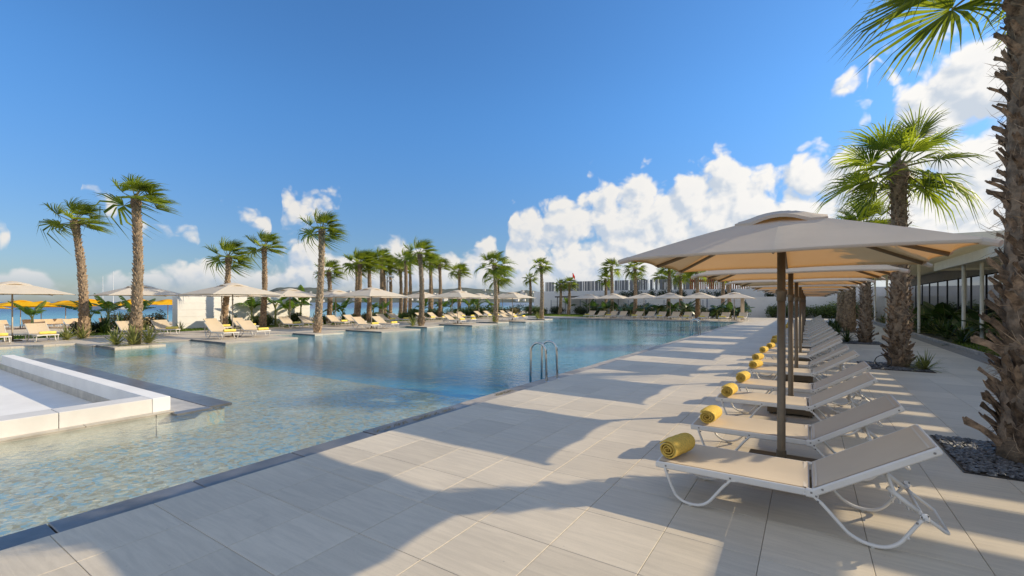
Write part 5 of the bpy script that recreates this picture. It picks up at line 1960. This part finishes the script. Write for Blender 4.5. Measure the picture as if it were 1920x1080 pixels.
def hill_p(t, up):
    """along the far shore and up its slope"""
    az = radians(lerp(-31.5, 14, t)) - YAW
    d = 1900 + 700 * up + 60 * sin(t * 9)
    return Vector((sin(az) * d, cos(az) * d, -1.5 + hill_h(t) * up ** 0.8))


for i in range(n + 1):
    for j in range(7):
        p = hill_p(i / n, j / 6)
        p.z += 2.5 * noise.noise((i * 0.9, j * 1.7, 2)) * (j > 0)
        vs.append(p)
hl.add(vs, [(i * 7 + j, (i + 1) * 7 + j, (i + 1) * 7 + j + 1, i * 7 + j + 1) for i in range(n) for j in range(6)])
hl.build('far_hills', M['hill'], kind='structure', smooth=True)
hm = MB()
hm.box((-6, -5, -3), (6, 5, 6))
hm.box((-3.5, -3.5, 6), (5, 3.5, 8.8))
hm = hm.mesh('walls', M['house'])
hr = MB()
hr.box((-6.3, -5.3, 6.003), (-3.6, 5.3, 6.5))
hr.box((-3.8, -3.8, 8.803), (5.3, 3.8, 9.2))
hr = hr.mesh('roof', M['house_roof'])
hs = []
for k in range(90):
    t, up = r2.uniform(0.03, 0.80), r2.random() ** 1.4 * 0.8 + 0.04
    hs.append((hill_p(t, up), r2.uniform(0, 3), r2.uniform(0.7, 1.3)))
hs.sort(key=lambda q: atan2(q[0].x, q[0].y))
for k, (p, q, s) in enumerate(hs):
    t = thing('house', p, q, s, label='small pale house on the hillside across the bay', cat='house', group='houses on the far hillside')
    put('walls', hm, t)
    put('roof', hr, t)
# yacht at anchor: hull, cabin, two masts
az = math.atan((205 - 960) / FPX) - YAW
yt = thing('yacht', (sin(az) * 230, cos(az) * 230, -1.1), 0.9, label='white yacht with two bare masts anchored off the beach', cat='boat')
m = MB()
st = [(-6, 0.3, 1.5), (-4, 1.5, 1.5), (0, 1.9, 1.6), (4, 1.4, 1.8), (6.5, 0.1, 2.1)]
vs = []
for (x, hw, dk) in st:
    vs += [(x, -hw, dk), (x, -hw * 0.6, 0.0), (x, 0, -0.6), (x, hw * 0.6, 0.0), (x, hw, dk)]
m.add(vs, [(i * 5 + j, (i + 1) * 5 + j, (i + 1) * 5 + j + 1, i * 5 + j + 1) for i in range(4) for j in range(4)])
m.add([v for i in range(5) for v in (vs[i * 5], vs[i * 5 + 4])], [(2 * i, 2 * i + 1, 2 * i + 3, 2 * i + 2) for i in range(4)])
m.build('hull', M['hull'], yt)
MB().box((-2.5, -1.0, 1.5), (2.5, 1.0, 2.4), 0.2).build('cabin', M['hull'], yt)
for x, hgt in ((1.2, 14.5), (-2.0, 12.5)):
    MB().tube([(x, 0, 1.5), (x, 0, hgt)], [0.14, 0.07], 8).build('mast', M['lamp_white'], yt)
    MB().tube([(x, 0, 3.0), (x - 2.6, 0, 3.0)], 0.06, 6).build('boom', M['lamp_white'], yt)
